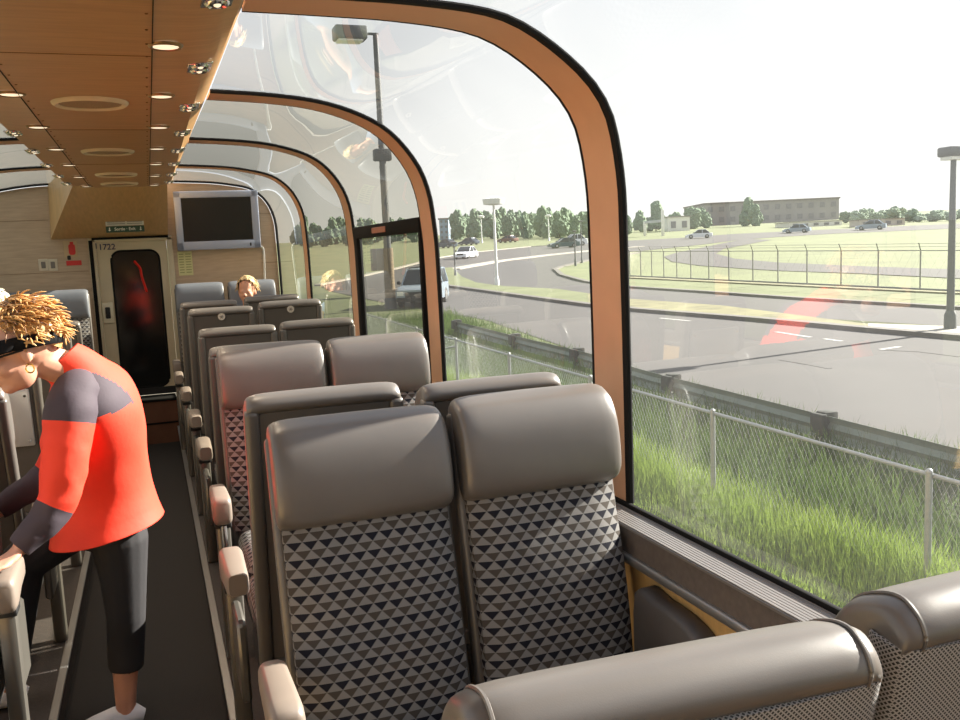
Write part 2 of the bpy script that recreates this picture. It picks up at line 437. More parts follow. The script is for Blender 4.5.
# sloping bulkhead from ceiling end to end wall
bm = bmesh.new()
v = [(-0.47, 7.40, H0 + 0.60), (0.19, 7.40, H0 + 0.60), (0.20, YE - 0.01, H0 + 0.245), (-0.82, YE - 0.01, H0 + 0.245)]
v0 = [Vector(p) for p in v]; v1 = [p + Vector(((0.02, -0.02, -0.02, 0.02)[i], 0.02, 0)) for i, p in enumerate(v0)]
v1[0].z = v1[1].z = H0 + 0.80; v1[2].z = v1[3].z = H0 + 0.735; v1[2].y = v1[3].y = YE - 0.004
loft(bm, [v0, v1]); struct('trim_%d' % tn, bm, BULK, smooth=False); tn += 1
# door
bm = bmesh.new()
WX0, WX1, WZ0, WZ1 = -0.325, 0.105, H0 - 1.20, H0 + 0.115
def rrect(x0, x1, z0, z1, r, n=6):
    o = []
    for cx, cz, a in ((x1 - r, z0 + r, -90), (x1 - r, z1 - r, 0), (x0 + r, z1 - r, 90), (x0 + r, z0 + r, 180)):
        for k in range(n + 1):
            t = math.radians(a + 90 * k / n); o.append((cx + r * math.cos(t), cz + r * math.sin(t)))
    return o
inner = rrect(WX0, WX1, WZ0, WZ1, 0.09); outr = rrect(DX0 + 0.03, DX1 - 0.02, DZ0 + 0.02, DZ1 - 0.03, 0.004)
ri = []
for y in (YE + 0.005, YE + 0.045):
    ri.append(([bm.verts.new((x, y, z)) for x, z in inner], [bm.verts.new((x, y, z)) for x, z in outr]))
n = len(inner)
for i in range(n):
    j = (i + 1) % n
    bm.faces.new((ri[0][0][i], ri[0][0][j], ri[0][1][j], ri[0][1][i])); bm.faces.new((ri[1][0][i], ri[1][1][i], ri[1][1][j], ri[1][0][j]))
    bm.faces.new((ri[0][0][i], ri[1][0][i], ri[1][0][j], ri[0][0][j])); bm.faces.new((ri[0][1][i], ri[0][1][j], ri[1][1][j], ri[1][1][i]))
door = struct('door_1', bm, DOORM, smooth=False)
bm = bmesh.new(); prism(bm, rrect(WX0 - 0.008, WX1 + 0.008, WZ0 - 0.008, WZ1 + 0.008, 0.095), 1, YE + 0.018, YE + 0.03)
dg_ = obj('door_window', bm, DARKG, door, smooth=False)
bm = bmesh.new()
ip = rrect(WX0, WX1, WZ0, WZ1, 0.09)
tube(bm, [Vector((x, YE + 0.008, z)) for x, z in ip + ip[:2]], 0.010, 6); obj('window_gasket', bm, GASKET, door)
bm = B(DX0 + .03, DX1 - .02, YE - .004, YE + .006, .425, WZ0 - .006, .002, 1); obj('kick_plate', bm, BLACKP, door)
bm = B(-0.445, -0.345, YE - 0.012, YE + 0.006, H0 - 0.56, H0 - 0.36, 0.012, 2); lp_ = obj('latch_plate', bm, mat('cream plate', srgb(214, 205, 178), 0.4, 0, 0.03, 9), door)
obj('latch_recess', B(-0.418, -0.372, YE - 0.016, YE - 0.006, H0 - 0.515, H0 - 0.405, 0.01, 2), BLACKP, lp_)
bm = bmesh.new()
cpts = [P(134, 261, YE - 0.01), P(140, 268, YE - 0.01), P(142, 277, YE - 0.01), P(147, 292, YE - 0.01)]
cp2 = spline(cpts, 5); tube(bm, cp2, [(0.040, 0.012)] * (len(cp2) - 1) + [(0.012, 0.008)], 10)  # added red shape imitating a reflection in the door glass
obj('red_reflection_strip', bm, mat('painted red reflection', srgb(225, 40, 25), 0.5, 0, 0.1, 30), door)['label'] = 'red shape added as a reflection in the dark door window'
bm = bmesh.new()                                        # door frame
box(bm, DX0 - 0.035, DX0 + 0.028, YE - 0.02, YE + 0.05, 0.40, DZ1 + 0.0, 0.006, 2); box(bm, DX1 - 0.018, DX1 + 0.035, YE - 0.02, YE + 0.05, 0.40, DZ1, 0.006, 2)
box(bm, DX0 - 0.035, DX1 + 0.035, YE - 0.02, YE + 0.05, DZ1 - 0.03, DZ1 + 0.012, 0.006, 2)
struct('trim_%d' % tn, bm, DOORM); tn += 1
bm = bmesh.new(); box(bm, DX0 - 0.03, DX0 + 0.003, YE - 0.026, YE - 0.019, 0.42, DZ1 - 0.01); box(bm, DX0, DX1, YE - 0.026, YE - 0.019, DZ1 - 0.005, DZ1 + 0.015)
struct('trim_%d' % tn, bm, GASKET, smooth=False); tn += 1
# the step below the door
bm = B(-0.441, 0.145, YE - 0.32, YE + 0.08, 0.0, 0.40); struct('trim_%d' % tn, bm, STEPM, smooth=False); tn += 1
bm = B(-0.441, 0.145, YE - 0.335, YE - 0.02, 0.40, 0.425, 0.006, 2); box(bm, -0.441, 0.145, YE - 0.328, YE - 0.318, 0.185, 0.20)
struct('trim_%d' % tn, bm, mat('step nosing rubber', srgb(24, 23, 22), 0.95, 0, 0.1, 10, spec=0.1)); tn += 1

# ================================================================== SEATS
HINGE = Vector((0, 0.02, 0.42))
MESH = {}
def part(name, key, build, m, parent, hinge=False, tilt=0.0, uv=False, auto=40):
    k = (name, key)
    if k in MESH:
        o = bpy.data.objects.new(name, MESH[k]); COL.objects.link(o); o.parent = parent
    else:
        o = obj(name, build(), m, parent, uv=uv, auto=auto); MESH[k] = o.data
    if hinge:
        o.location = HINGE; o.rotation_euler = (-tilt, 0, 0)
    return o
def bm_headrest():
    bm = bmesh.new()
    sec = spline([Vector(p + (0,)) for p in [(-.050, .508), (-.066, .535), (-.074, .60), (-.070, .67), (-.050, .722), (-.020, .748), (.012, .762), (.038, .755), (.052, .740), (.053, .725), (.044, .715), (.03, .711), (.02, .62), (.01, .50), (-.02, .495)]], 4, True)
    c = Vector((0.0, .63, 0)); rings = []
    for x, s in ((-.215, .66), (-.2135, .76), (-.209, .85), (-.200, .915), (-.186, .96), (-.165, .985), (-.12, 1.0), (0, 1.008), (.12, 1.0), (.165, .985), (.186, .96), (.200, .915), (.209, .85), (.2135, .76), (.215, .66)):
        rings.append([Vector((x, c.x + (p.x - c.x) * (0.35 + 0.65 * s), c.y + (p.y - c.y) * (0.45 + 0.55 * s))) for p in sec])
    return loft(bm, rings)
def bm_piping(x=0):
    bm = bmesh.new()
    sec = spline([Vector(p + (0,)) for p in [(-.064, .535), (-.073, .60), (-.069, .67), (-.050, .722), (-.020, .750), (.012, .764), (.038, .757), (.053, .741), (.053, .722)]], 4)
    if 1:
        tube(bm, [Vector((x, p.x * 0.96, .63 + (p.y - .63) * 0.965)) for p in sec], 0.0024, 6)
    return bm
def bm_backcushion():
    bm = bmesh.new(); nx, nz = 10, 12; W = 0.205; z0, z1 = 0.0, 0.52
    def f(i, k):
        u = i / nx * 2 - 1; v = k / nz
        q = 1 - max(0, (v - .72) / .28) ** 2
        y = -0.026 - (0.020 * (1 - u ** 4) + 0.016 * math.sin(PI * min(1, v * 1.1))) * q + 0.02 * (abs(u) ** 8)
        return Vector((u * W, y, z0 + (z1 - z0) * v))
    g = [[bm.verts.new(f(i, k)) for i in range(nx + 1)] for k in range(nz + 1)]
    h = [[bm.verts.new((f(i, k).x, 0.014, f(i, k).z)) for i in (0, nx)] for k in range(nz + 1)]
    for k in range(nz):
        for i in range(nx): bm.faces.new((g[k][i], g[k][i + 1], g[k + 1][i + 1], g[k + 1][i]))
        bm.faces.new((h[k][0], g[k][0], g[k + 1][0], h[k + 1][0])); bm.faces.new((g[k][nx], h[k][1], h[k + 1][1], g[k + 1][nx]))
        bm.faces.new((h[k][1], h[k][0], h[k + 1][0], h[k + 1][1]))
    bm.faces.new(g[nz] + [h[nz][1], h[nz][0]]); bm.faces.new(g[0][::-1] + [h[0][0], h[0][1]])
    return bm
def bm_shell():
    bm = bmesh.new()
    for s in (-1, 1): box(bm, min(s * .222, s * .182), max(s * .222, s * .182), 0.012, 0.055, -0.12, 0.722, 0.014, 3)
    box(bm, -.19, .19, 0.012, 0.036, -0.12, 0.685)
    box(bm, -.19, .19, 0.015, 0.055, -0.12, -0.04, 0.012, 2)
    return bm
def bm_shellslab(): return B(-.20, .20, 0.012, 0.036, -0.12, 0.685, 0.008, 2)
def bm_panel(): return B(-.184, .184, 0.032, 0.042, -0.04, 0.714, 0.004, 1)
def bm_netpanel():
    bm = bmesh.new()
    pr_ = [(-.222, .015), (-.219, .035), (-.208, .048), (-.17, .053), (0, .056), (.17, .053), (.208, .048), (.219, .035), (.222, .015)]
    a = spline([Vector((x, y, 0)) for x, y in pr_], 4)
    return loft(bm, [[Vector((p.x, p.y, z)) for p in a] + [Vector((p.x * .98, p.y - 0.012, z)) for p in reversed(a)] for z in (-0.1, 0.25, 0.72)])
def bm_cushion():
    bm = bmesh.new(); box(bm, -.205, .205, -.50, -.045, .33, .465, 0.045, 5); return bm
def bm_base():
    bm = bmesh.new(); box(bm, -.20, .20, -.42, .08, .20, .328, 0.02, 2); return bm
def bm_ped():
    bm = bmesh.new(); box(bm, -.06, .06, -.32, .02, 0.0, .20, 0.01, 2); box(bm, -.10, .10, -.38, .06, 0.0, .022, 0.006, 1); return bm
def bm_arm():
    bm = bmesh.new(); rings = []
    for y, w_, zt_, zb_ in ((-.250, .024, .630, .570), (-.246, .031, .642, .556), (-.236, .036, .650, .546), (-.20, .038, .655, .545), (-.10, .035, .653, .566), (0.0, .033, .650, .572), (.02, .026, .644, .58)):
        h = (zt_ - zb_) / 2; c = (zt_ + zb_) / 2; r = []
        for k in range(20):
            t = 2 * PI * k / 20; cs, sn = math.cos(t), math.sin(t)
            r.append(Vector((w_ * math.copysign(abs(cs) ** .5, cs), y, c + h * math.copysign(abs(sn) ** .5, sn))))
        rings.append(r)
    return loft(bm, rings)
def bm_armpost():
    bm = bmesh.new()
    box(bm, -.026, .026, -.215, -.165, 0.0, .565, 0.012, 2)
    box(bm, -.014, .014, -.17, .04, .26, .50, 0.008, 1)
    return bm
def bm_armcap(): return B(-.031, .031, -.225, -.150, .528, .556, 0.006, 2)
def bm_postchrome():
    bm = bmesh.new(); tube(bm, [(0, -.222, .54), (0, -.226, .40), (0, -.222, .05)], [.014, .013, .013], 10); return bm
def bm_winarm():
    bm = bmesh.new(); rings = []
    pl = [(-.36, .47), (-.362, .53), (-.345, .585), (-.30, .630), (-.22, .655), (-.10, .660), (-.01, .655), (0.0, .47)]
    pr_ = spline([Vector((y, z, 0)) for y, z in pl], 3)
    c = Vector((-.16, .56, 0))
    for x, s in ((-.034, .90), (-.030, .96), (-.02, 1), (.02, 1), (.030, .96), (.034, .90)):
        rings.append([Vector((x, c.x + (p.x - c.x) * s, c.y + (p.y - c.y) * s)) for p in pr_])
    return loft(bm, rings)
def bm_emblem():
    bm = bmesh.new()
    pts = [(0.024 * math.cos(2 * PI * k / 24), 0.704 + 0.024 * math.sin(2 * PI * k / 24)) for k in range(24)]
    prism(bm, pts, 1, 0.040, 0.0565); return bm
def bm_emblemmark():
    bm = bmesh.new()
    for a in (-50, 10, 70):
        t = math.radians(a); c = Vector((0, 0.057, .704)); d = Vector((math.cos(t), 0, math.sin(t)))
        tube(bm, [c - d * .015, c, c + d * .015], [.0015, .0035, .0015], 6)
    return bm
EMB = mat('pale emblem', srgb(206, 198, 186), 0.4, 0, 0.04, 10); EMBD = mat('emblem mark', srgb(120, 112, 102), 0.5, 0, 0.1, 10)
def seat(label, x, y, z, face, tilt, arm=0, winarm=0, net=False, emblem=False, chrome=False, group=None, dz=0.0, rz=0.0, blue=False):
    # face -1: looks back towards the camera; +1: looks forward
    r = thing('train_seat', label, 'seat', (x, y, z), (0 if face < 0 else PI) + rz, group)
    part('seat_pedestal', 0, bm_ped, POST, r); part('seat_base', 0, bm_base, BLACKP, r)
    part('seat_cushion', 0, bm_cushion, FABRIC, r, uv=True)
    b = part('back_shell', int(net), bm_shellslab if net else bm_shell, SHELL, r, True, tilt)
    if net: part('back_net', 0, bm_netpanel, NET, r, True, tilt, uv=True)['label'] = 'grey net covering of the seat back'
    else: part('back_panel', 0, bm_panel, SHELL, r, True, tilt)
    if emblem:
        e = part('emblem', 0, bm_emblem, EMB, r, True, tilt); e['label'] = 'pale round emblem'
        part('emblem_mark', 0, bm_emblemmark, EMBD, e)
    part('back_cushion', 0, bm_backcushion, FABRIC, r, True, tilt, uv=True)
    h = part('headrest', int(blue), bm_headrest, LEATHER_B if blue else LEATHER, r, True, tilt)
    if dz: 
        for o in r.children:
            if o.name.split('.')[0] in ('headrest', 'back_shell', 'back_panel', 'back_net', 'back_cushion', 'emblem'): o.location.z += dz
    if net: part('piping', 0, lambda: bm_piping(-.192), LEATHER, h); part('piping', 1, lambda: bm_piping(.192), LEATHER, h)
    if arm:
        def shift(o): o.location.x += arm * 0.263; return o
        shift(part('armrest', 0, bm_arm, LEATHER_D, r)); p = shift(part('armrest_post', 0, bm_armpost, POST, r)); part('post_cap', 0, bm_armcap, BLACKP, p)
        if chrome: part('chrome_tube', 0, bm_postchrome, CHROME, p)
    if winarm:
        o = part('window_armrest', 0, bm_winarm, CHAR_L, r); o.location.x += winarm * 0.225; o['label'] = 'dark charcoal armrest'
    return r
XA, XW = 0.448, 0.905
LA, LW = mir(XA), mir(XW)
R = math.radians
# right-hand side, front to back
seat('seat back in the right foreground with grey net and leather roll, left of the pair', 0.450, 0.915, PZ, 1, R(14), arm=1, net=True, rz=R(-3))
seat('seat back at the lower right corner by the window with grey net and leather roll', 0.915, 0.905, PZ, 1, R(12), winarm=-1, net=True)
seat('front patterned seat facing the camera on the aisle side, grey leather headrest', XA, 1.975, PZ, -1, R(13), arm=-1)
seat('front patterned seat facing the camera beside the window, dark window armrest', XW, 1.975, PZ, -1, R(11), winarm=1, dz=0.01)
seat('grey seat back rising just behind the front aisle seat, pinkish side edge', XA - 0.02, 2.62, PZ, 1, R(8), arm=1, dz=0.01)
seat('grey seat back just behind the front window seat, only its top showing', XW + 0.01, 2.60, PZ, 1, R(9), dz=0.0)
seat('second camera-facing patterned seat on the right aisle with chrome armrest post', XA, 3.70, PZ, -1, R(9), arm=-1, chrome=True, dz=0.02)
seat('second camera-facing patterned seat by the right window, headrest against the window rib', XW, 3.70, PZ, -1, R(9), dz=0.02)
seat('seat hidden behind the second camera-facing aisle seat, its armrest tip showing', XA, 4.52, PZ, 1, R(8), arm=1, dz=-0.03)
seat('plain grey seat back on the right aisle, third row beyond the front pair', XA, 5.45, PZ, 1, R(8), arm=1, dz=-0.01)
seat('plain grey seat back by the right window, rounded roll under the second rib', XW, 5.45, PZ, 1, R(8), dz=0.0)
seat('right aisle seat back with a pale round emblem', XA - 0.01, 6.52, PZ, 1, R(8), arm=1, emblem=True, dz=0.05)
seat('right window seat back with a pale round emblem', XW, 6.52, PZ, 1, R(8), emblem=True, dz=0.07)
seat('grey right aisle seat back behind the emblem row, thin sliver visible', XA - 0.03, 7.50, PZ, 1, R(8), arm=1, dz=0.055)
seat('grey right window seat back in front of the blond child', XW, 7.50, PZ, 1, R(8), dz=0.07)
seat('blue-grey seat against the end wall under the screen, next to the door', XA - 0.02, 8.72, PZ, -1, R(6), arm=-1, dz=0.16, blue=True)
seat('blue-grey seat against the end wall by the window with the blond child', XW, 8.72, PZ, -1, R(6), dz=0.16, blue=True)
# left-hand side
seat('seat at the left edge whose pale armrest the standing woman leans on', LA, 3.10, PZ, -1, R(10), arm=1)
l1 = seat('left aisle seat back with sunlit white edge behind the leaning hand', LA + 0.01, 3.80, PZ, 1, R(14), arm=-1, dz=-0.02)
l3 = seat('left aisle seat back with a grey folding table, behind the woman', LA, 4.80, PZ, 1, R(8), arm=-1)
seat('left aisle seat back just past the woman with rounded bright corner', LA, 5.72, PZ, 1, R(8), arm=-1, dz=-0.03)
seat('left aisle seat back with brown frame, second past the woman', LA, 6.70, PZ, 1, R(8), arm=-1, dz=-0.03)
seat('farthest left aisle seat back, tall light-edged frame before the end wall', LA, 7.66, PZ, 1, R(8), arm=-1, dz=-0.04)
seat('farthest left window seat back before the end wall', LW, 7.66, PZ, 1, R(8), dz=-0.04)
seat('blue-grey seat against the end wall just left of the door', LA, 8.72, PZ, -1, R(6), arm=1, dz=0.16, blue=True)
seat('blue-grey seat against the end wall at the far left', LW, 8.72, PZ, -1, R(6), dz=0.16, blue=True)
# folding table on the left seat back
TT = mat('folding table laminate', srgb(176, 174, 170), 0.4, 0, 0.04, 8)
tb = obj('folding_table', B(-.17, .17, .043, .063, .30, .58, 0.008, 2), TT, l3); tb.location = HINGE; tb.rotation_euler = (-R(8), 0, 0); tb['label'] = 'light grey folding table'
bm = bmesh.new()
for x in (-.15, .15):
    for z in (.33, .55): cyl(bm, (x, .062, z), (x, .067, z), .006)
obj('table_screw', bm, CHROME, tb)

# ================================================================== CEILING FITTINGS
LENS = emis('lamp lens', (1.0, 0.86, 0.62, 1), 0.9)
RING = mat('lamp ring', srgb(150, 118, 82), 0.35, 0.6, 0.05, 10)
SPK = mat('speaker grille', srgb(150, 122, 88), 0.6, 0, 0.3, 300)
SPR = mat('speaker ring', srgb(206, 184, 150), 0.45, 0, 0.04, 10)
def ring_bm(ro, ri, h, n=32):
    bm = bmesh.new(); pr_ = [(ri, 0), (ri, -h * .6), ((ri + ro) / 2, -h), (ro - .002, -h * .5), (ro, 0)]
    rg = [[Vector((r * math.cos(2 * PI * k / n), r * math.sin(2 * PI * k / n), z)) for r, z in pr_] for k in range(n)]
    vs = [[bm.verts.new(p) for p in q] for q in rg]
    for k in range(n):
        a, b = vs[k], vs[(k + 1) % n]
        for i in range(len(pr_) - 1): bm.faces.new((a[i], a[i + 1], b[i + 1], b[i]))
    return bm
def disc_bm(r, z0, z1, n=32):
    bm = bmesh.new(); prism(bm, [(r * math.cos(2 * PI * k / n), r * math.sin(2 * PI * k / n)) for k in range(n)], 2, z0, z1); return bm
proto = None
ordn = ['nearest', 'second', 'third', 'fourth', 'fifth', 'sixth', 'seventh', 'eighth', 'ninth']
for s, nm in ((1, 'right'), (-1, 'left')):
    for k in range(7):
        y = 2.62 + k * 0.775
        if s < 0 and k == 0: continue
        o = proto and copy_tree(proto)
        lab = 'round recessed downlight in the brown ceiling, %s visible on the %s seam' % (ordn[k if s > 0 else k - 1], nm)
        if not o:
            proto = o = thing('ceiling_downlight', lab, 'ceiling light', (0, 0, 0), 0, 'ceiling downlights')
            obj('light_ring', ring_bm(.047, .034, .008, 24), RING, o); obj('light_lens', disc_bm(.035, -.005, 0.002, 24), LENS, o)
        ll = bpy.data.lights.new('lamp_light', 'AREA'); ll.shape = 'DISK'; ll.size = .06; ll.energy = 2.2; ll.color = (1, .82, .6); ll.spread = R(150)
        lo_ = bpy.data.objects.new('lamp_light', ll); COL.objects.link(lo_); lo_.location = (CX + (0.240 if s > 0 else -0.228), y, H0 + 0.564)
        o['label'] = lab; o.location = (CX + (0.240 if s > 0 else -0.228), y, H0 + 0.5725)
proto = None
for k, y in enumerate((3.54, 5.04, 6.33, 7.05)):
    lab = 'large round speaker grille in the ceiling centre, %s from the camera' % ordn[k]
    o = proto and copy_tree(proto)
    if not o:
        proto = o = thing('ceiling_speaker', lab, 'speaker', (0, 0, 0), 0, 'ceiling speakers')
        obj('speaker_ring', ring_bm(.128, .104, .014, 40), SPR, o); obj('speaker_grille', disc_bm(.106, -.006, 0.002, 40), SPK, o)
    o['label'] = lab; o.location = (CX + 0.004, y, H0 + 0.5695)
proto = None
for s, nm in ((1, 'right'), (-1, 'left')):
    for k, y in enumerate((2.17, 2.94, 3.69, 4.42, 5.11, 5.8, 6.5, 7.1)):
        if s < 0 and k < 2: continue
        lab = 'twin chrome reading lamp on the %s edge of the ceiling, %s from the camera' % (nm, ordn[k if s > 0 else k - 2])
        o = proto and copy_tree(proto)
        if not o:
            proto = o = thing('reading_lamp', lab, 'reading light', (0, 0, 0), 0, 'reading lamps along the ceiling edges')
            obj('lamp_plate', B(-.036, .036, -.068, .068, -.003, .003, .002, 1), CHROME, o)
            for dy in (-.033, .033):
                bm = ring_bm(.030, .018, .008, 20)
                for v in bm.verts: v.co.y += dy; v.co.z -= .002
                h = obj('lamp_head', bm, CHROME, o)
                bm = disc_bm(.0185, -.006, -.002, 16)
                for v in bm.verts: v.co.y += dy
                obj('lamp_recess', bm, BLACKP, h)
                bm = bmesh.new(); ball(bm, (0, dy, -.007), (.009, .009, .005), 10, 6); obj('lamp_lens', bm, LENS, h)
        o['label'] = lab; o.location = (CX + s * 0.345, y, H0 + 0.5805); o.rotation_euler = (0, -s * 0.10, 0 if s > 0 else PI)

# ================================================================== END WALL ITEMS
YW = YE - 0.004
def wp(px, py): return P(px, py, YE)
tv = thing('wall_screen', 'silver-framed flat television screen on the end wall, switched off', 'television', (0.665, YE, H0 + 0.375))
def lb(x0, x1, y0, y1, z0, z1, r=0, s=2): return B(x0, x1, y0, y1, z0, z1, r, s)
TVS = mat('silver tv plastic', srgb(150, 158, 180), 0.4, 0.0, 0.03, 6)
bm = bmesh.new(); 
box(bm, -.39, .39, -.09, -.02, .215, .278, .010, 2); box(bm, -.39, .39, -.09, -.02, -.278, -.195, .010, 2)
box(bm, -.39, -.325, -.09, -.02, -.278, .278, .010, 2); box(bm, .32, .39, -.09, -.02, -.278, .278, .010, 2); box(bm, -.36, .36, -.06, -.001, -.25, .25)
obj('screen_frame', bm, TVS, tv); obj('screen_panel', lb(-.327, .322, -.082, -.055, -.198, .218), mat('black screen', srgb(20, 19, 18), 0.25, 0, 0.1, 3), tv)
obj('sensor_window', lb(.285, .300, -.094, -.088, -.255, -.225, .003, 1), BLACKP, tv)
tv.rotation_euler = (R(4), 0, 0); tv.location.y -= 0.025
bm = bmesh.new(); pts = [wp(259, 246), wp(263, 249), wp(264, 262), wp(265, 300)]
tube(bm, spline([p + Vector((0, -.012, 0)) for p in pts], 5), .011, 8)
tag(obj('cable_conduit', bm, WHITE), 'white cable conduit running down from the television corner', 'conduit')
# direction sign above the door
a, b = wp(108, 224), wp(142, 235)
sg = thing('door_sign', 'small green and white exit sign on the bulkhead above the door', 'sign', P(125, 229, 8.60))
sgy = 0
obj('sign_header', lb(-.155, .16, -.01, .0, .030, .078, .002, 1), mat('sign white', srgb(205, 203, 190), 0.5, 0, 0.05, 10), sg)
obj('sign_plate', lb(-.155, .16, -.01, .0, -.028, .027, .002, 1), mat('sign green', srgb(44, 74, 58), 0.5, 0, 0.05, 10), sg)
WHT = mat('sign lettering white', srgb(225, 228, 215), 0.5, 0, 0.02, 10); GRT = mat('sign lettering grey', srgb(120, 120, 112), 0.5, 0, 0.02, 10)
rotf = Matrix.Rotation(PI / 2, 4, 'X')
def letter(name, body, size, m, loc, parent): return text_mesh(name, body, size, m, Matrix.Translation(loc) @ rotf, parent)
letter('sign_lettering', 'Sortie · Exit', .036, WHT, (0.0, -.0115, 0.0), sg)
bm = bmesh.new()
for s in (-1, 1):
    x = s * .128 + .002; prism(bm, [(x - .012, -.006), (x, -.016), (x + .012, -.006), (x + .004, -.006), (x + .004, .016), (x - .004, .016), (x - .004, -.006)], 1, -.0122, -.0095)
obj('sign_arrow', bm, WHT, sg)
bm = bmesh.new()
for x0, x1 in ((-.14, .005), (.02, .145)):
    for z in (.044, .060): box(bm, x0, x1, -.0112, -.0098, z, z + .006)
obj('sign_small_print', bm, GRT, sg)
obj('sign_bracket', lb(-.10, .10, -.004, .006, .075, .10), BULK, sg)
cn = thing('car_number', 'dark car number 1722 with small square emblem at the door top', 'sign', (-0.37, YE + 0.005, H0 + 0.155))
NAVY = mat('number ink', srgb(52, 52, 82), 0.5, 0, 0.05, 10)
letter('number', '1722', .075, NAVY, (0.02, -.002, 0), cn)
obj('number_emblem', lb(-.118, -.068, -.004, .0, -.01, .04, .002, 1), NAVY, cn)
nb = thing('notice_sheet', 'pale yellow notice sheet on the end wall below the television', 'notice', (0.338, YE, H0 - 0.03))
obj('sheet', lb(-.066, .066, -.004, 0, -.115, .115), mat('yellow paper', srgb(205, 200, 148), 0.8, 0, 0.04, 10), nb, smooth=False)
bm = bmesh.new()
for k in range(8):
    for x0, x1 in ((-.055, -.012), (.004, .054)): box(bm, x0, x1, -.0052, -.0038, .085 - k * .025, .094 - k * .025)
obj('printed_lines', bm, mat('olive print', srgb(150, 150, 100), 0.8, 0, 0.1, 10), nb, smooth=False)
fs = thing('extinguisher_sign', 'red and white fire extinguisher sign on the end wall left of the door', 'sign', wp(70, 249))
fs.location.y = YE
obj('sign_back', lb(-.055, .06, -.004, 0, -.075, .075, .002, 1), mat('cream sign', srgb(190, 165, 130), 0.5, 0, 0.05, 9), fs)
RED = mat('sign red', srgb(205, 45, 40), 0.5, 0, 0.05, 10)
bm = bmesh.new(); prism(bm, rrect(-.012, .045, -.055, .045, .02, 4), 1, -.007, -.003); box(bm, .002, .032, -.007, -.003, .045, .065); obj('extinguisher_symbol', bm, RED, fs, smooth=False)
bm = bmesh.new(); prism(bm, rrect(-.03, .0, -.10, -.06, .008, 4), 1, -.007, -.001); obj('sign_hook', bm, BLACKP, fs, smooth=False)
rl = tag(obj('red_label', lb(-.065, .065, -.004, 0, -.022, .022, .002, 1), RED), 'small red rectangular label under the extinguisher sign', 'label'); rl.location = wp(74, 263); rl.location.y = YE
for k, (px, lab) in enumerate(((43.5, 'pale wall switch plate on the end wall, left one of two'), (53, 'pale wall switch plate on the end wall, right one of two'))):
    t = thing('switch_plate', lab, 'switch', wp(px, 265), 0, 'wall switch plates'); t.location.y = YE
    obj('plate', lb(-.04, .04, -.006, 0, -.055, .055, .004, 1), mat('switch cream', srgb(205, 192, 170), 0.5, 0, 0.03, 10), t)
    obj('rocker', lb(-.018, .018, -.010, -.005, -.03, .03, .003, 1), mat('switch grey', srgb(120, 112, 104), 0.5, 0, 0.03, 10), t)

# ================================================================== PEOPLE
SKIN = mat('skin', srgb(205, 150, 125), 0.5, 0, 0.06, 14, 0.03, 120)
BLONDE = mat('blond hair', srgb(196, 150, 92), 0.45, 0, 0.25, 30)
BROWNH = mat('brown hair', srgb(120, 82, 50), 0.5, 0, 0.25, 30)
CORAL = mat('coral red shirt', srgb(236, 62, 36), 0.75, 0, 0.05, 8, 0.08, 60)
PLUM = mat('charcoal shirt yoke', srgb(66, 56, 64), 0.8, 0, 0.06, 10, 0.06, 80)
BLKC = mat('black leggings', srgb(34, 32, 34), 0.75, 0, 0.08, 10, 0.06, 80)
GOLD = mat('gold earring', srgb(225, 180, 90), 0.25, 1.0, 0.05, 10)
def V(*a): return Vector(a)
def ellring(c, rx, ry, n=28, tx=0.0, ty=0.0):
    # ring in the x/y plane, tilted so z changes with x (tx) and y (ty)
    o = []
    for k in range(n):
        t = 2 * PI * k / n; x = rx * math.cos(t); y = ry * math.sin(t)
        o.append(V(c[0] + x, c[1] + y, c[2] + x * tx + y * ty))
    return o
def strands(bm, centre, rot, rad, count, seed, length, r0=.004, front=-1.0, up=0.25, zmin=-.3, droop=.5):
    rnd = random.Random(seed)
    for i in range(count):
        while True:
            d = V(rnd.gauss(0, 1), rnd.gauss(0, 1), rnd.gauss(0, 1)).normalized()
            if d.z > zmin and d.x * front < 0.55: break
        p = V(d.x * rad[0], d.y * rad[1], d.z * rad[2])
        tdir = (V(-0.55 * front * rnd.uniform(-.2, 1), rnd.uniform(-.6, .6), -droop * rnd.uniform(.2, 1)) + d * rnd.uniform(up * .4, up * 1.4)).normalized()
        L = length * rnd.uniform(.6, 1.2); pts = []
        for k in range(5):
            t = k / 4; q = p * (1 + .03) + tdir * L * t + d * (up * L * t * (1 - t)) + V(0, 0, -.25 * L * t * t)
            n_ = V(q.x / rad[0], q.y / rad[1], q.z / rad[2])
            if n_.length < 1.03: q = q * (1.03 / n_.length)
            pts.append(centre + rot @ q)
        tube(bm, pts, [r0, r0 * 1.5, r0 * 1.4, r0, r0 * .25], 5)
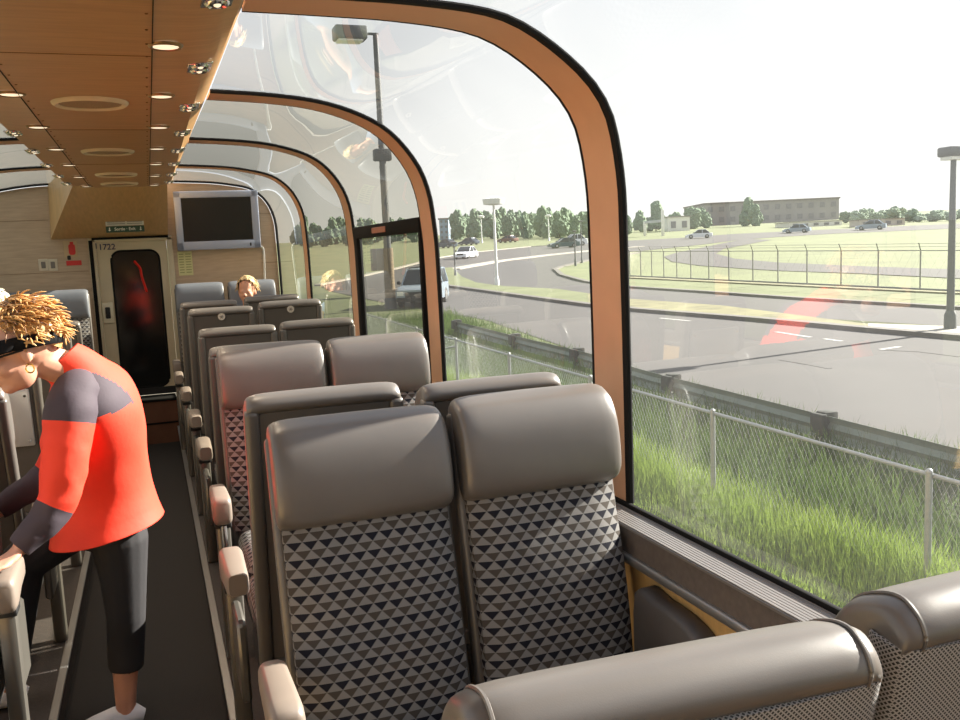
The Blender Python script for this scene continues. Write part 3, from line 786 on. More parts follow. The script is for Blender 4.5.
def head_into(bm, c, rot, s=1.0):
    T = lambda x, y, z: c + rot @ (V(x, y, z) * s)
    ball(bm, T(0.012, 0, .025), (.098 * s, .076 * s, .098 * s), 20, 14, rot)
    ball(bm, T(-.030, 0, -.045), (.062 * s, .058 * s, .072 * s), 18, 12, rot)
    ball(bm, T(-.066, 0, -.098), (.024 * s, .028 * s, .020 * s), 12, 8, rot)          # chin
    ball(bm, T(-.072, 0, -.002), (.022 * s, .055 * s, .016 * s), 12, 8, rot)            # brow
    tube(bm, [T(-.084, 0, .002), T(-.102, 0, -.030), T(-.110, 0, -.045)], [.009 * s, .012 * s, .012 * s], 8)
    for k in (-1, 1):
        ball(bm, T(-.098, k * .011, -.046), .009 * s, 8, 6)
        ball(bm, T(-.055, k * .042, -.040), (.030 * s, .022 * s, .028 * s), 10, 8, rot)  # cheeks
        ball(bm, T(.008, k * .076, -.018), (.018 * s, .009 * s, .031 * s), 10, 8, rot)   # ears
        ball(bm, T(-.085, k * .030, -.004), .012 * s, 8, 6)                                # eyes
    ball(bm, T(-.088, 0, -.070), (.012 * s, .024 * s, .006 * s), 10, 6, rot)
    ball(bm, T(-.085, 0, -.080), (.012 * s, .020 * s, .006 * s), 10, 6, rot)
def finger(bm, pts, r): tube(bm, spline(pts, 3), [r * (1.05 - .35 * i / (3 * (len(pts) - 1))) for i in range(3 * (len(pts) - 1) + 1)], 8); ball(bm, pts[-1], r * .72, 8, 6)
# --- standing woman leaning on the left armrest
wom = thing('person', 'woman in coral red shirt, black leggings and black visor bending over the left seats', 'person', (-0.22, 3.40, 0))
headc = V(-0.385, 3.045, 1.452)
hrot = Euler((R(-6), R(-14), R(8))).to_matrix()
bm = bmesh.new()
head_into(bm, headc, hrot, 1.0)
tube(bm, [(-.235, 3.125, 1.34), (-.285, 3.10, 1.385), (-.345, 3.06, 1.42)], [.066, .056, .052], 14)
tube(bm, [(-.22, 3.40, .90), (-.215, 3.34, 1.0), (-.21, 3.24, 1.17), (-.215, 3.18, 1.28), (-.235, 3.14, 1.35)], [(.14, .125), (.135, .115), (.15, .115), (.15, .10), (.07, .07)], 18, ref=V(1, 0, 0))
tube(bm, [(-.235, 3.06, 1.31), (-.262, 3.00, 1.27), (-.285, 2.975, 1.14), (-.312, 2.965, 1.0), (-.36, 2.95, .935), (-.432, 2.93, .868)], [.055, .058, .050, .042, .040, .028], 14)
tube(bm, [(-.21, 3.24, 1.33), (-.215, 3.33, 1.29), (-.30, 3.40, 1.14), (-.37, 3.42, 1.0), (-.47, 3.40, .93), (-.56, 3.37, .88)], [.055, .056, .050, .042, .038, .027], 14)
# left palm resting on the armrest pad, fingers curled over its edge
tube(bm, [(-.428, 2.932, .870), (-.455, 2.915, .848), (-.495, 2.900, .836)], [(.026, .020), (.038, .017), (.036, .014)], 12)
for k, (dy, L) in enumerate(((.028, .9), (.010, 1.0), (-.009, .95), (-.026, .78))):
    q = V(-.492, 2.900 + dy, .838)
    finger(bm, [q, q + V(-.030 * L, -.004, .006), q + V(-.056 * L, -.006, -.006), q + V(-.066 * L, -.007, -.028 * L)], .0085)
finger(bm, [V(-.448, 2.890, .845), V(-.462, 2.868, .838), V(-.482, 2.856, .834), V(-.50, 2.850, .828)], .0095)
# right hand
tube(bm, [(-.555, 3.372, .882), (-.585, 3.36, .868), (-.622, 3.35, .855)], [(.024, .019), (.036, .016), (.034, .013)], 12)
for k, (dy, L) in enumerate(((.027, .8), (.009, .95), (-.009, 1.0), (-.026, .9))):
    q = V(-.620, 3.35 + dy, .855); finger(bm, [q, q + V(-.03 * L, 0, .002), q + V(-.052 * L, 0, -.014), q + V(-.060 * L, 0, -.034 * L)], .0085)
finger(bm, [V(-.585, 3.328, .866), V(-.605, 3.312, .856), V(-.628, 3.308, .846), V(-.642, 3.31, .838)], .0095)
# legs
tube(bm, [(-.205, 3.36, .86), (-.195, 3.365, .64), (-.185, 3.375, .44), (-.20, 3.405, .28), (-.213, 3.41, .10), (-.215, 3.41, .05)], [.062, .062, .050, .050, .036, .036], 14)
tube(bm, [(-.225, 3.47, .86), (-.36, 3.44, .76), (-.50, 3.42, .675), (-.545, 3.43, .45), (-.59, 3.45, .26), (-.595, 3.45, .20)], [.060, .060, .045, .046, .036, .036], 14)
for ax, ay, az in ((-.215, 3.41, .03), (-.595, 3.45, .178)):
    tube(bm, [(ax + .04, ay, az), (ax, ay, az + .012), (ax - .08, ay, az), (ax - .155, ay, az - .006)], [(.028, .022), (.034, .03), (.04, .02), (.03, .012)], 12)
body = fuse('body', bm, SKIN, wom, 0.006, 4)
# leggings
bm = bmesh.new()
tube(bm, [(-.215, 3.40, 1.0), (-.215, 3.42, .90), (-.218, 3.43, .80), (-.215, 3.42, .70)], [(.135, .13), (.150, .155), (.150, .15), (.11, .10)], 18, ref=V(1, 0, 0))
tube(bm, [(-.200, 3.37, .86), (-.178, 3.365, .72), (-.178, 3.37, .58), (-.182, 3.378, .44), (-.192, 3.40, .33), (-.200, 3.405, .235)], [.105, .098, .080, .068, .066, .062], 16)
tube(bm, [(-.235, 3.46, .86), (-.36, 3.435, .765), (-.48, 3.42, .69)], [.10, .092, .078], 16); ball(bm, (-.495, 3.42, .68), .078)
tube(bm, [(-.50, 3.42, .68), (-.525, 3.425, .55), (-.548, 3.43, .44), (-.572, 3.44, .33)], [.074, .066, .062, .058], 16)
fuse('leggings', bm, BLKC, wom, 0.007, 4)
# shirt
bm = bmesh.new(); rings = []
for c, rx, ry, tx, ty in (((-.212, 3.365, .770), .186, .205, .18, -.02), ((-.213, 3.372, .83), .172, .195, .14, 0), ((-.212, 3.36, .92), .158, .182, .10, .05), ((-.208, 3.315, 1.03), .150, .178, .08, .12), ((-.204, 3.255, 1.13), .150, .182, .08, .16), ((-.206, 3.205, 1.22), .143, .186, .10, .2), ((-.213, 3.175, 1.285), .126, .178, .14, .22), ((-.222, 3.155, 1.328), .104, .142, .20, .2), ((-.236, 3.138, 1.355), .084, .100, .35, .15), ((-.252, 3.125, 1.375), .070, .074, .55, .1), ((-.270, 3.115, 1.392), .062, .066, .7, .05), ((-.290, 3.105, 1.405), .058, .064, .8, .0)):
    r = ellring(c, rx, ry, 96, tx, ty); rings.append(r)
def wrinkle(p):
    n_ = noise.noise(V(p.x * 9, p.y * 9, p.z * 4)); return p + (p - V(-.21, 3.25, p.z)).normalized() * .008 * n_
rings = [[wrinkle(p) for p in spline(r, 1, True)] for r in rings]
cols = [spline([r[i] for r in rings], 9) for i in range(96)]
rings = [[cols[i][j] for i in range(96)] for j in range(len(cols[0]))]
loft(bm, rings, cap=False)
for f in bm.faces:
    c = f.calc_center_median(); side = abs(c.y - 3.165 - (1.3 - c.z) * .5)
    f.material_index = 1 if (c.z > 1.25 - max(0, side - .10) * 0.2 and side > .080 + max(0, c.z - 1.36) * .3 and c.z > 1.20) else 0
sh = obj('shirt', bm, [CORAL, PLUM], wom, auto=180)
sm = sh.modifiers.new('thickness', 'SOLIDIFY'); sm.thickness = .004; sm.offset = 1
# sleeves and cuffs
def sleeve(pts, rr, mat_, nm, seed):
    bm = bmesh.new(); p2 = spline(pts, 6); r2 = []
    for i in range(len(p2)):
        t = i / (len(p2) - 1) * (len(rr) - 1); k = min(int(t), len(rr) - 2); r2.append(rr[k] + (rr[k + 1] - rr[k]) * (t - k) + .0022 * math.sin(i * 2.3 + seed))
    tube(bm, p2, r2, 20, cap=True); return obj(nm, bm, mat_, wom, auto=180)
def full_sleeve(pts, rr, z0, z1, seed):
    # pts spline with yoke, sleeve and cuff zones along its length
    bm = bmesh.new(); p2 = spline(pts, 8); n = len(p2) - 1; r2 = []
    for i in range(n + 1):
        t = i / n * (len(rr) - 1); k = min(int(t), len(rr) - 2); r2.append(rr[k] + (rr[k + 1] - rr[k]) * (t - k))
    N = 24; tube(bm, p2, r2, N, ref=V(0, 1, 0))
    bm.faces.ensure_lookup_table()
    for q, f in enumerate(bm.faces):
        ring = q // N; f.material_index = 1 if (ring < z0 * n or ring >= z1 * n) else 0
    for v in bm.verts: v.co += V(noise.noise(v.co * 22 + V(seed, 0, 0)), noise.noise(v.co * 22 + V(0, seed, 0)), 0) * .006
    return obj('sleeve', bm, [CORAL, PLUM], wom, auto=180)
full_sleeve([(-.222, 3.10, 1.338), (-.238, 3.05, 1.318), (-.260, 3.008, 1.262), (-.277, 2.988, 1.18), (-.293, 2.972, 1.09), (-.315, 2.965, 1.0), (-.352, 2.953, .944), (-.40, 2.94, .90), (-.434, 2.93, .871)], [.040, .066, .077, .074, .067, .060, .053, .045, .037], .30, .66, 1)
full_sleeve([(-.208, 3.20, 1.345), (-.212, 3.28, 1.325), (-.228, 3.34, 1.275), (-.265, 3.375, 1.20), (-.30, 3.40, 1.14), (-.37, 3.42, 1.0), (-.42, 3.41, .955), (-.49, 3.395, .92), (-.55, 3.375, .886)], [.040, .066, .074, .070, .066, .060, .053, .045, .036], .30, .66, 4)
# hair, visor, glasses, earring
HT = lambda x, y, z: headc + hrot @ V(x, y, z)
bm = bmesh.new(); t = bmesh.new(); bmesh.ops.create_icosphere(t, subdivisions=4, radius=1)
for v in t.verts:
    d = v.co.normalized(); n_ = noise.noise(d * 4) * .06 + noise.noise(d * 11) * .05
    v.co = V(d.x * .107, d.y * .088, d.z * .112) * (1.03 + n_)
bmesh.ops.bisect_plane(t, geom=t.verts[:] + t.edges[:] + t.faces[:], plane_co=V(.01, 0, -.005), plane_no=V(-.62, 0, -.78), clear_outer=True)
merge(bm, t, Matrix.Translation(HT(.018, 0, .035)) @ hrot.to_4x4())
hr = obj('hair', bm, BLONDE, wom, auto=180)
bm = bmesh.new(); strands(bm, HT(.018, 0, .045), hrot, (.105, .086, .105), 380, 3, .055, .0022, -1, .16, .22, .15); obj('hair_strands', bm, BLONDE, hr, auto=180)
bm = bmesh.new(); strands(bm, HT(.022, 0, .045), hrot, (.106, .087, .106), 140, 5, .05, .0021, -1, .14, .15, .25); obj('hair_strands', bm, BROWNH, hr, auto=180)
bm = bmesh.new(); strands(bm, HT(.020, 0, .035), hrot, (.110, .091, .108), 220, 8, .038, .0021, -2.5, .10, -.25, .5); obj('hair_strands', bm, BLONDE, hr, auto=180)
bm = bmesh.new(); rg = []
n = 40
for zz, gr in ((-.016, 1.0), (.024, 1.0)):
    rg.append([HT(.012 + .112 * math.cos(2 * PI * k / n), .091 * math.sin(2 * PI * k / n), zz + .012 + .012 * -math.cos(2 * PI * k / n)) for k in range(n)])
loft(bm, rg, cap=False); 
VISM = mat('black visor cloth', srgb(20, 19, 20), 0.9, 0, 0.1, 30, spec=0.2)
vb = obj('visor', bm, VISM, wom, auto=60); so_ = vb.modifiers.new('t', 'SOLIDIFY'); so_.thickness = .004
bm = bmesh.new(); a_, b_ = [], []
for k in range(17):
    t = math.radians(100 + 160 * k / 16)
    a_.append(HT(.012 + .113 * math.cos(t), .092 * math.sin(t), .028)); b_.append(HT(.0 + (.113 + .085 * abs(math.cos((t - PI) * 1.0)) ** .6) * math.cos(t), .098 * math.sin(t), .006))
r1 = a_ + [p + hrot @ V(0, 0, -.004) for p in reversed(a_)]; r2 = b_ + [p + hrot @ V(0, 0, -.004) for p in reversed(b_)]
loft(bm, [r1, r2]); obj('visor_brim', bm, VISM, vb, auto=60)
bm = bmesh.new()
for k in (-1, 1):
    ball(bm, HT(-.094, k * .034, -.012), (.006, .030, .022), 14, 8, hrot)
    tube(bm, [HT(-.090, k * .062, -.006), HT(-.05, k * .079, -.004), HT(.005, k * .083, -.004)], .0035, 6)
obj('sunglasses', bm, BLACKP, wom)
bm = bmesh.new(); c = HT(.004, -.088, -.062); tube(bm, [c + hrot @ V(.011 * math.cos(2 * PI * k / 16), 0, .013 * math.sin(2 * PI * k / 16)) for k in range(18)], .0025, 6); obj('earring', bm, GOLD, wom)
WSH = mat('white shoes', srgb(214, 214, 220), 0.6, 0, 0.05, 10)
for ax, ay, az in ((-.215, 3.41, 0.0), (-.595, 3.45, PZ)):
    bm = bmesh.new()
    tube(bm, [(ax + .058, ay, az + .034), (ax + .03, ay, az + .045), (ax - .04, ay, az + .044), (ax - .11, ay, az + .034), (ax - .175, ay, az + .026)], [(.022, .026), (.040, .043), (.045, .042), (.046, .032), (.024, .018)], 16)
    for v in bm.verts: v.co.z = max(v.co.z, az + .002)
    obj('shoe', bm, WSH, wom)
def settle(root):
    for o in root.children: o.matrix_parent_inverse = Matrix.Translation(-root.location)
settle(wom)
# --- seated passengers, heads above the seat backs
def sitter(label, c, rz, s, hairmat, topmat, seed, lap, seatz=0.62):
    r = thing('person', label, 'person', (c[0], c[1], seatz))
    rot = Matrix.Rotation(rz, 3, 'Z'); o = V(*c)
    bm = bmesh.new(); head_into(bm, o, rot, s)
    W = lambda x, y, z: o + rot @ (V(x, y, z) * s)
    hz = (seatz - c[2]) / s
    tube(bm, [W(0, 0, -.05), W(.012, 0, -.15)], [.05 * s, .05 * s], 12)
    tube(bm, [W(.01, 0, -.15), W(.02, 0, -.22), W(.02, 0, -.40), W(.01, 0, hz + .10)], [(.06 * s, .08 * s), (.10 * s, .18 * s), (.11 * s, .16 * s), (.11 * s, .15 * s)], 16, ref=V(0, 1, 0) if abs(math.sin(rz)) < .5 else V(1, 0, 0))
    for k in (-1, 1):
        tube(bm, [W(.02, k * .15, -.24), W(.01, k * .20, -.36), W(-.06, k * .19, -.46), W(-.22, k * .12, -.50), W(-.27, k * .10, -.51)], [.05 * s, .045 * s, .038 * s, .03 * s, .03 * s], 10)
        for j in range(4): finger(bm, [W(-.27, k * .10 + (j - 1.5) * .018, -.51), W(-.31, k * .09 + (j - 1.5) * .018, -.515), W(-.335, k * .09 + (j - 1.5) * .017, -.53)], .009 * s)
        tube(bm, [W(-.02, k * .09, hz + .09), W(-.36, k * .10, hz + .09), W(-.40, k * .10, hz - .02), W(-.40, k * .10, hz - .30)], [.075 * s, .06 * s, .055 * s, .04 * s], 12)
    fuse('body', bm, SKIN, r, 0.009, 3)
    bm = bmesh.new()
    tube(bm, [W(.012, 0, -.155), W(.02, 0, -.215), W(.02, 0, -.40), W(.01, 0, hz + .11)], [(.07 * s, .09 * s), (.11 * s, .20 * s), (.122 * s, .172 * s), (.122 * s, .165 * s)], 18, ref=V(0, 1, 0) if abs(math.sin(rz)) < .5 else V(1, 0, 0))
    obj('shirt', bm, topmat, r, auto=180)
    bm = bmesh.new(); t = bmesh.new(); bmesh.ops.create_icosphere(t, subdivisions=3, radius=1)
    for v in t.verts:
        d = v.co.normalized(); v.co = V(d.x * .108, d.y * .088, d.z * .112) * (1.02 + .10 * noise.noise(d * 5 + V(seed, 0, 0)))
    bmesh.ops.bisect_plane(t, geom=t.verts[:] + t.edges[:] + t.faces[:], plane_co=V(-.01, 0, 0), plane_no=V(-.75, 0, -.66), clear_outer=True)
    merge(bm, t, Matrix.Translation(W(.014, 0, .03)) @ rot.to_4x4() @ Matrix.Diagonal((s, s, s, 1)))
    strands(bm, W(.014, 0, .03), rot, (.106 * s, .086 * s, .108 * s), 160, seed, .055 * s, .0028, -1, .12, 0.0, .7)
    obj('hair', bm, hairmat, r, auto=180); settle(r); return r
PALEH = mat('pale blond hair', srgb(214, 186, 140), 0.5, 0, 0.2, 30); WHITEH = mat('white hair', srgb(232, 226, 214), 0.5, 0, 0.12, 30)
q = P(247, 290, 8.50)
sitter('blond child seated against the end wall by the right window', (q.x, q.y, q.z - .005), R(70), 0.98, PALEH, mat('blue top', srgb(88, 108, 140), 0.8, 0, 0.1, 10), 11, True, 0.66)
q = P(3, 301, 5.90)
sitter('white-haired passenger at the far left edge, head just above the seats', (q.x - .05, q.y, q.z - .05), R(-85), 0.95, WHITEH, mat('grey top', srgb(150, 150, 152), 0.8, 0, 0.1, 10), 23, True, 0.62)

# ================================================================== OUTSIDE
GA, GB, GK, GS = .009, .010, .012, 60.0
def gz(X, Y): return -1.6 + GA * X + GB * Y + GK * max(0, .35 * X + .94 * Y - GS)
def G(px, py, h=0.0, smax=420):
    d = ray(px, py).normalized(); lo, hi = 0.5, 0.5
    f = lambda t: EYE.z + d.z * t - gz(d.x * t, d.y * t) - h
    t = 1.0
    while f(t) > 0 and (.35 * d.x + .94 * d.y) * t < smax: t *= 1.02
    lo, hi = t / 1.02, t
    for _ in range(30):
        m_ = (lo + hi) / 2
        if f(m_) > 0: lo = m_
        else: hi = m_
    return V(d.x * hi, d.y * hi, gz(d.x * hi, d.y * hi))
def gpt(p): return V(p[1], p[2], 0) if p[0] == 'w' else V(G(*p).x, G(*p).y, 0)
def patch(name, pts, off, m, kind='structure', cuts=()):
    bm = bmesh.new(); vs = [bm.verts.new(gpt(p)) for p in pts]; bm.faces.new(vs)
    bmesh.ops.triangulate(bm, faces=bm.faces[:])
    bmesh.ops.bisect_plane(bm, geom=bm.verts[:] + bm.edges[:] + bm.faces[:], plane_co=V(0, GS / .94, 0), plane_no=V(.35, .94, 0))
    for v in bm.verts: v.co.z = gz(v.co.x, v.co.y) + off
    bmesh.ops.recalc_face_normals(bm, faces=bm.faces)
    for f in bm.faces:
        if f.normal.z < 0: f.normal_flip()
    me = bpy.data.meshes.new(name); bm.to_mesh(me); bm.free(); me.materials.append(m)
    o = bpy.data.objects.new(name, me); COL.objects.link(o)
    if kind: o['kind'] = kind
    return o
LAWN = mat('lawn', srgb(93, 99, 60), 0.95, 0, 0.16, 0.35)
VERGE = mat('verge soil and grass', srgb(74, 82, 42), 0.95, 0, 0.3, 2.0)
ASPH = mat('worn asphalt', srgb(63, 60, 58), 0.9, 0, 0.06, 0.8)
GRAV = mat('track gravel', srgb(112, 105, 88), 0.95, 0, 0.35, 14, 0.5, 60)
CONC = mat('kerb concrete', srgb(92, 88, 82), 0.9, 0, 0.1, 3)
CONCL = mat('pale concrete', srgb(150, 144, 134), 0.9, 0, 0.06, 2)
DRYG = mat('dry median grass', srgb(104, 100, 66), 0.95, 0, 0.3, 1.5)
TAR = mat('tar seam', srgb(58, 55, 53), 0.9, 0, 0.1, 5)
PAINT = mat('road paint', srgb(150, 148, 144), 0.8, 0, 0.06, 5)
patch('ground', [('w', -500, -200), ('w', 900, -200), ('w', 900, 122), ('w', -500, 644)], 0, LAWN)
patch('gravel', [('w', -3, -30), ('w', 3.55, -30), ('w', 3.55, 70), ('w', -3, 70)], .02, GRAV)
patch('verge', [('w', 3.5, -30), ('w', 10.2, -30), ('w', 10.3, 10), ('w', 10.6, 18), ('w', 12.3, 33), ('w', 11, 60), ('w', 3.5, 60)], .015, VERGE)
patch('road', [('w', 9.7, -30), ('w', 9.8, 2), ('w', 10.1, 16), ('w', 12.2, 33), ('w', 11.6, 46), (330, 291), (318, 285), (350, 279), (395, 269), (437, 258), (476, 252), (530, 246.5), (588, 243), (624, 241), (680, 238), (735, 234), (840, 229), (960, 223.5), (1100, 217), (1100, 225), (960, 228.5), (840, 233.5), (780, 237), (740, 240), (700, 245), (624, 253), (588, 260), (562, 266), (555, 269.5), (562, 275), (588, 282), (625, 287), (700, 292), (797, 299), (960, 309), (1150, 322), (1600, 353), ('w', 36, -30)], .03, ASPH)
patch('ramp', [(745, 239), (706, 247), (676, 253), (664, 257), (672, 262), (700, 266), (760, 270), (860, 274), (960, 279), (1100, 286), (1600, 311), (1600, 302), (1100, 278), (960, 270), (860, 266.5), (780, 263), (735, 259), (716, 254), (724, 249), (772, 240)], .035, ASPH)
def strip(name, pts, wd, h, m, off=0.0, kind='structure'):
    ps = [G(*p) if p[0] != 'w' else V(p[1], p[2], gz(p[1], p[2])) for p in pts]
    q = []
    for a, b in zip(ps, ps[1:]):
        n_ = max(1, int((b - a).length / 6))
        for k in range(n_): t = a.lerp(b, k / n_); t.z = gz(t.x, t.y); q.append(t)
    q.append(ps[-1]); rings = []
    for i, p in enumerate(q):
        d = q[min(i + 1, len(q) - 1)] - q[max(i - 1, 0)]; d.z = 0; n2 = V(d.y, -d.x, 0).normalized() * wd / 2
        rings.append([p + n2 + V(0, 0, off), p + n2 + V(0, 0, off + h), p - n2 + V(0, 0, off + h), p - n2 + V(0, 0, off)])
    bm = loft(bmesh.new(), rings)
    return obj(name, bm, m, smooth=False, kind=kind)
isl = [(445, 269), (452, 268.5), (462, 278), (476, 284), (506, 288), (558, 291), (588, 295.5), (625, 301), (726, 309), (868, 328), (960, 331), (1100, 345), (1100, 352), (960, 338), (868, 330), (762, 320), (640, 310.5), (588, 305.5), (540, 299), (494, 292.5), (448, 286)]
patch('median', isl[:12] + isl[-5:], .12, LAWN)
patch('median_strip', [(588, 295.5), (625, 301), (726, 309), (868, 328), (868, 330.5), (762, 320.5), (640, 311), (588, 306)], .125, DRYG)
patch('median_paving', [(868, 327.5), (960, 331), (1150, 349), (1600, 390), (1600, 397), (1150, 356), (960, 338), (868, 330.5)], .13, CONCL)
strip('kerb', [(440, 284), (448, 287), (494, 293.5), (540, 300), (588, 306.5), (640, 312), (762, 322), (868, 332), (960, 340), (1150, 357), (1600, 398)], .40, .15, CONC)
strip('kerb', [(640, 253), (588, 261), (562, 267), (555, 270), (562, 276), (588, 283), (625, 288), (700, 293), (797, 300), (960, 310), (1150, 323), (1600, 354)], .35, .13, CONC)
strip('kerb', [(452, 270), (500, 261.5), (545, 256), (588, 251.5), (640, 247)], 1.6, .12, CONCL)
strip('kerb', [(318, 286), (350, 279.5), (395, 269.5), (437, 258.5), (476, 252.5), (530, 247), (588, 243.5)], .6, .12, CONCL)
for a in ([(776, 333), (811, 338.5)], [(824, 340), (842, 342.5)], [(900, 348), (880, 351)], [(660, 319), (690, 322)]): strip('lane_mark', a, .16, .006, PAINT, .031)
for a in ([(880, 351), (920, 353), (960, 358)], [(780, 361), (810, 366), (830, 370)]): strip('tar_seam', a, .12, .005, TAR, .031)
# --- grass blades
def blade_mat(name, c1, c2):
    m = bpy.data.materials.new(name); m.use_nodes = True; t = m.node_tree; t.nodes.clear(); o = t.nodes.new('ShaderNodeOutputMaterial')
    d = t.nodes.new('ShaderNodeBsdfDiffuse'); l = t.nodes.new('ShaderNodeBsdfTranslucent'); mx = t.nodes.new('ShaderNodeMixShader'); mx.inputs[0].default_value = .35
    co = t.nodes.new('ShaderNodeTexCoord'); n = t.nodes.new('ShaderNodeTexNoise'); n.inputs['Scale'].default_value = 1.3; n.inputs['Detail'].default_value = 5
    t.links.new(co.outputs['Object'], n.inputs['Vector']); c = mixc(t, n.outputs[0], c1, c2)
    t.links.new(c, d.inputs[0]); t.links.new(c, l.inputs[0]); t.links.new(d.outputs[0], mx.inputs[1]); t.links.new(l.outputs[0], mx.inputs[2]); t.links.new(mx.outputs[0], o.inputs[0]); return m
def blades(name, label, count, region, hmin, hmax, wd, m, seed):
    rnd = random.Random(seed); vs, fs = [], []
    while len(fs) < count * 2:
        x, y, h = region(rnd)
        if x is None: continue
        z = gz(x, y); a = rnd.uniform(0, 2 * PI); L = rnd.uniform(hmin, hmax) * h; w2 = wd * rnd.uniform(.7, 1.3) / 2
        cx, sy = math.cos(a), math.sin(a); b = rnd.uniform(.05, .45) * L; e = rnd.uniform(0, 2 * PI); bx, by = b * math.cos(e), b * math.sin(e); k = len(vs)
        vs += [(x - cx * w2, y - sy * w2, z), (x + cx * w2, y + sy * w2, z), (x + cx * w2 * .7 + bx * .35, y + sy * w2 * .7 + by * .35, z + L * .6), (x - cx * w2 * .7 + bx * .35, y - sy * w2 * .7 + by * .35, z + L * .6), (x + bx, y + by, z + L)]
        fs += [(k, k + 1, k + 2, k + 3), (k + 3, k + 2, k + 4)]
    me = bpy.data.meshes.new(name); me.from_pydata(vs, [], fs); me.materials.append(m)
    o = bpy.data.objects.new(name, me); COL.objects.link(o); tag(o, label, 'grass', kind='stuff'); return o
def reg1(r):
    y = 2.0 + 30 * r.random() ** 1.8; e = 5.5 + .5 * noise.noise(V(y * .7, 3, 0)); x = r.uniform(e - .5, 6.4)
    k = min(1, max(.25, (x - e + .5) / .9)); return (x, y, k * (1 + .35 * noise.noise(V(x * 1.4, y * 1.4, 0))))
def reg2(r):
    y = 2.0 + 34 * r.random() ** 1.6; x = r.uniform(6.4, 9.3 + max(0, y - 16) * .12); return (x, y, 1 + .35 * noise.noise(V(x * 1.1, y * 1.1, 5)))
blades('tall_grass', 'bright yellow-green tall grass on the near side of the chain-link fence', 60000, reg1, .20, .48, .011, blade_mat('bright grass', srgb(96, 120, 46), srgb(150, 168, 86)), 1)
blades('weeds', 'darker green weeds between the chain-link fence and the guardrail', 32000, reg2, .25, .55, .018, blade_mat('dark grass', srgb(52, 74, 34), srgb(94, 112, 56)), 2)
# --- chain-link fence
GALV = mat('galvanised steel', srgb(150, 153, 152), 0.45, 0.5, 0.06, 20)
FX = 6.0; FH = 1.13
cf_ = thing('chain_link_fence', 'galvanised chain-link fence running beside the train through tall grass', 'fence', (FX, 8.9, gz(FX, 8.9)))
def loc(o, root): o.parent = root; o.matrix_parent_inverse = Matrix.Translation(-root.location); return o
bm = bmesh.new(); FY0, FY1 = 1.5, 27.0; st = .075
def wire(bm, a, b, r):
    d = (b - a).normalized(); n1 = V(1, 0, 0) * r; n2 = d.cross(n1).normalized() * r
    loft(bm, [[a + n1, a + n2, a - n1, a - n2], [b + n1, b + n2, b - n1, b - n2]], cap=False)
y = FY0
while y < FY1:
    for s in (1, -1):
        a = V(FX + .003 * s, y, gz(FX, y) + .04); b = V(FX + .003 * s, y + s * FH * .62, gz(FX, y) + FH + .065); wire(bm, a, b, .0019)
    y += st
loc(obj('wire_mesh', bm, GALV, auto=180), cf_)
bm = bmesh.new(); tube(bm, [V(FX, y, gz(FX, y) + FH) for y in (FY0, 8, 14, 20, FY1)], .021, 8); loc(obj('top_rail', bm, GALV), cf_)
for y in (2.6, 5.63, 8.72, 11.8, 15.0, 18.0, 21.0, 24.0, 27.0):
    bm = bmesh.new(); cyl(bm, (FX - .03, y, gz(FX, y) - .1), (FX - .03, y, gz(FX, y) + FH + .03), .030, n=12); ball(bm, (FX - .03, y, gz(FX, y) + FH + .03), .032, 10, 6); loc(obj('post', bm, GALV), cf_)
bm = bmesh.new(); tube(bm, [V(FX - .03, 18.0, gz(FX, 18) + 1.0), V(FX - .03, 21.0, gz(FX, 21) + .55)], .024, 8); loc(obj('brace', bm, GALV), cf_)
# --- guardrail
GR = mat('weathered guardrail steel', srgb(112, 122, 112), 0.6, 0.4, 0.1, 3)
TIMB = mat('dark timber post', srgb(36, 38, 32), 0.9, 0, 0.2, 12)
gp = [G(*q, .62) for q in ((1250, 520), (1100, 484), (960, 449), (860, 424), (760, 399), (640, 369), (588, 353), (520, 337), (455, 321))]
gpts = spline(gp, 10)
gr = thing('guardrail', 'weathered steel guardrail on dark posts between weeds and road', 'guardrail', (9.35, 12, gz(9.35, 12)))
bm = bmesh.new(); wprof = [(0, .28), (.05, .33), (.06, .38), (.015, .45), (.06, .52), (.05, .57), (0, .62), (-.006, .62), (.04, .565), (.05, .52), (.005, .45), (.05, .38), (.04, .335), (-.006, .28)]
loft(bm, [[V(p.x + a, p.y, gz(p.x, p.y) + b) for a, b in wprof] for p in gpts]); loc(obj('rail', bm, GR), gr)
for q_ in ((1180, 503), (990, 456), (820, 414), (672, 377), (575, 350), (510, 335), (456, 321)):
    y = G(*q_, .62).y; p = min(gpts, key=lambda q: abs(q.y - y)); bm = bmesh.new(); box(bm, p.x - .02, p.x + .20, p.y - .10, p.y + .10, gz(p.x, p.y) - .1, gz(p.x, p.y) + .66, .02, 2)
    box(bm, p.x - .10, p.x - .008, p.y - .13, p.y + .13, gz(p.x, p.y) + .36, gz(p.x, p.y) + .64, .02, 2); loc(obj('post', bm, TIMB), gr)
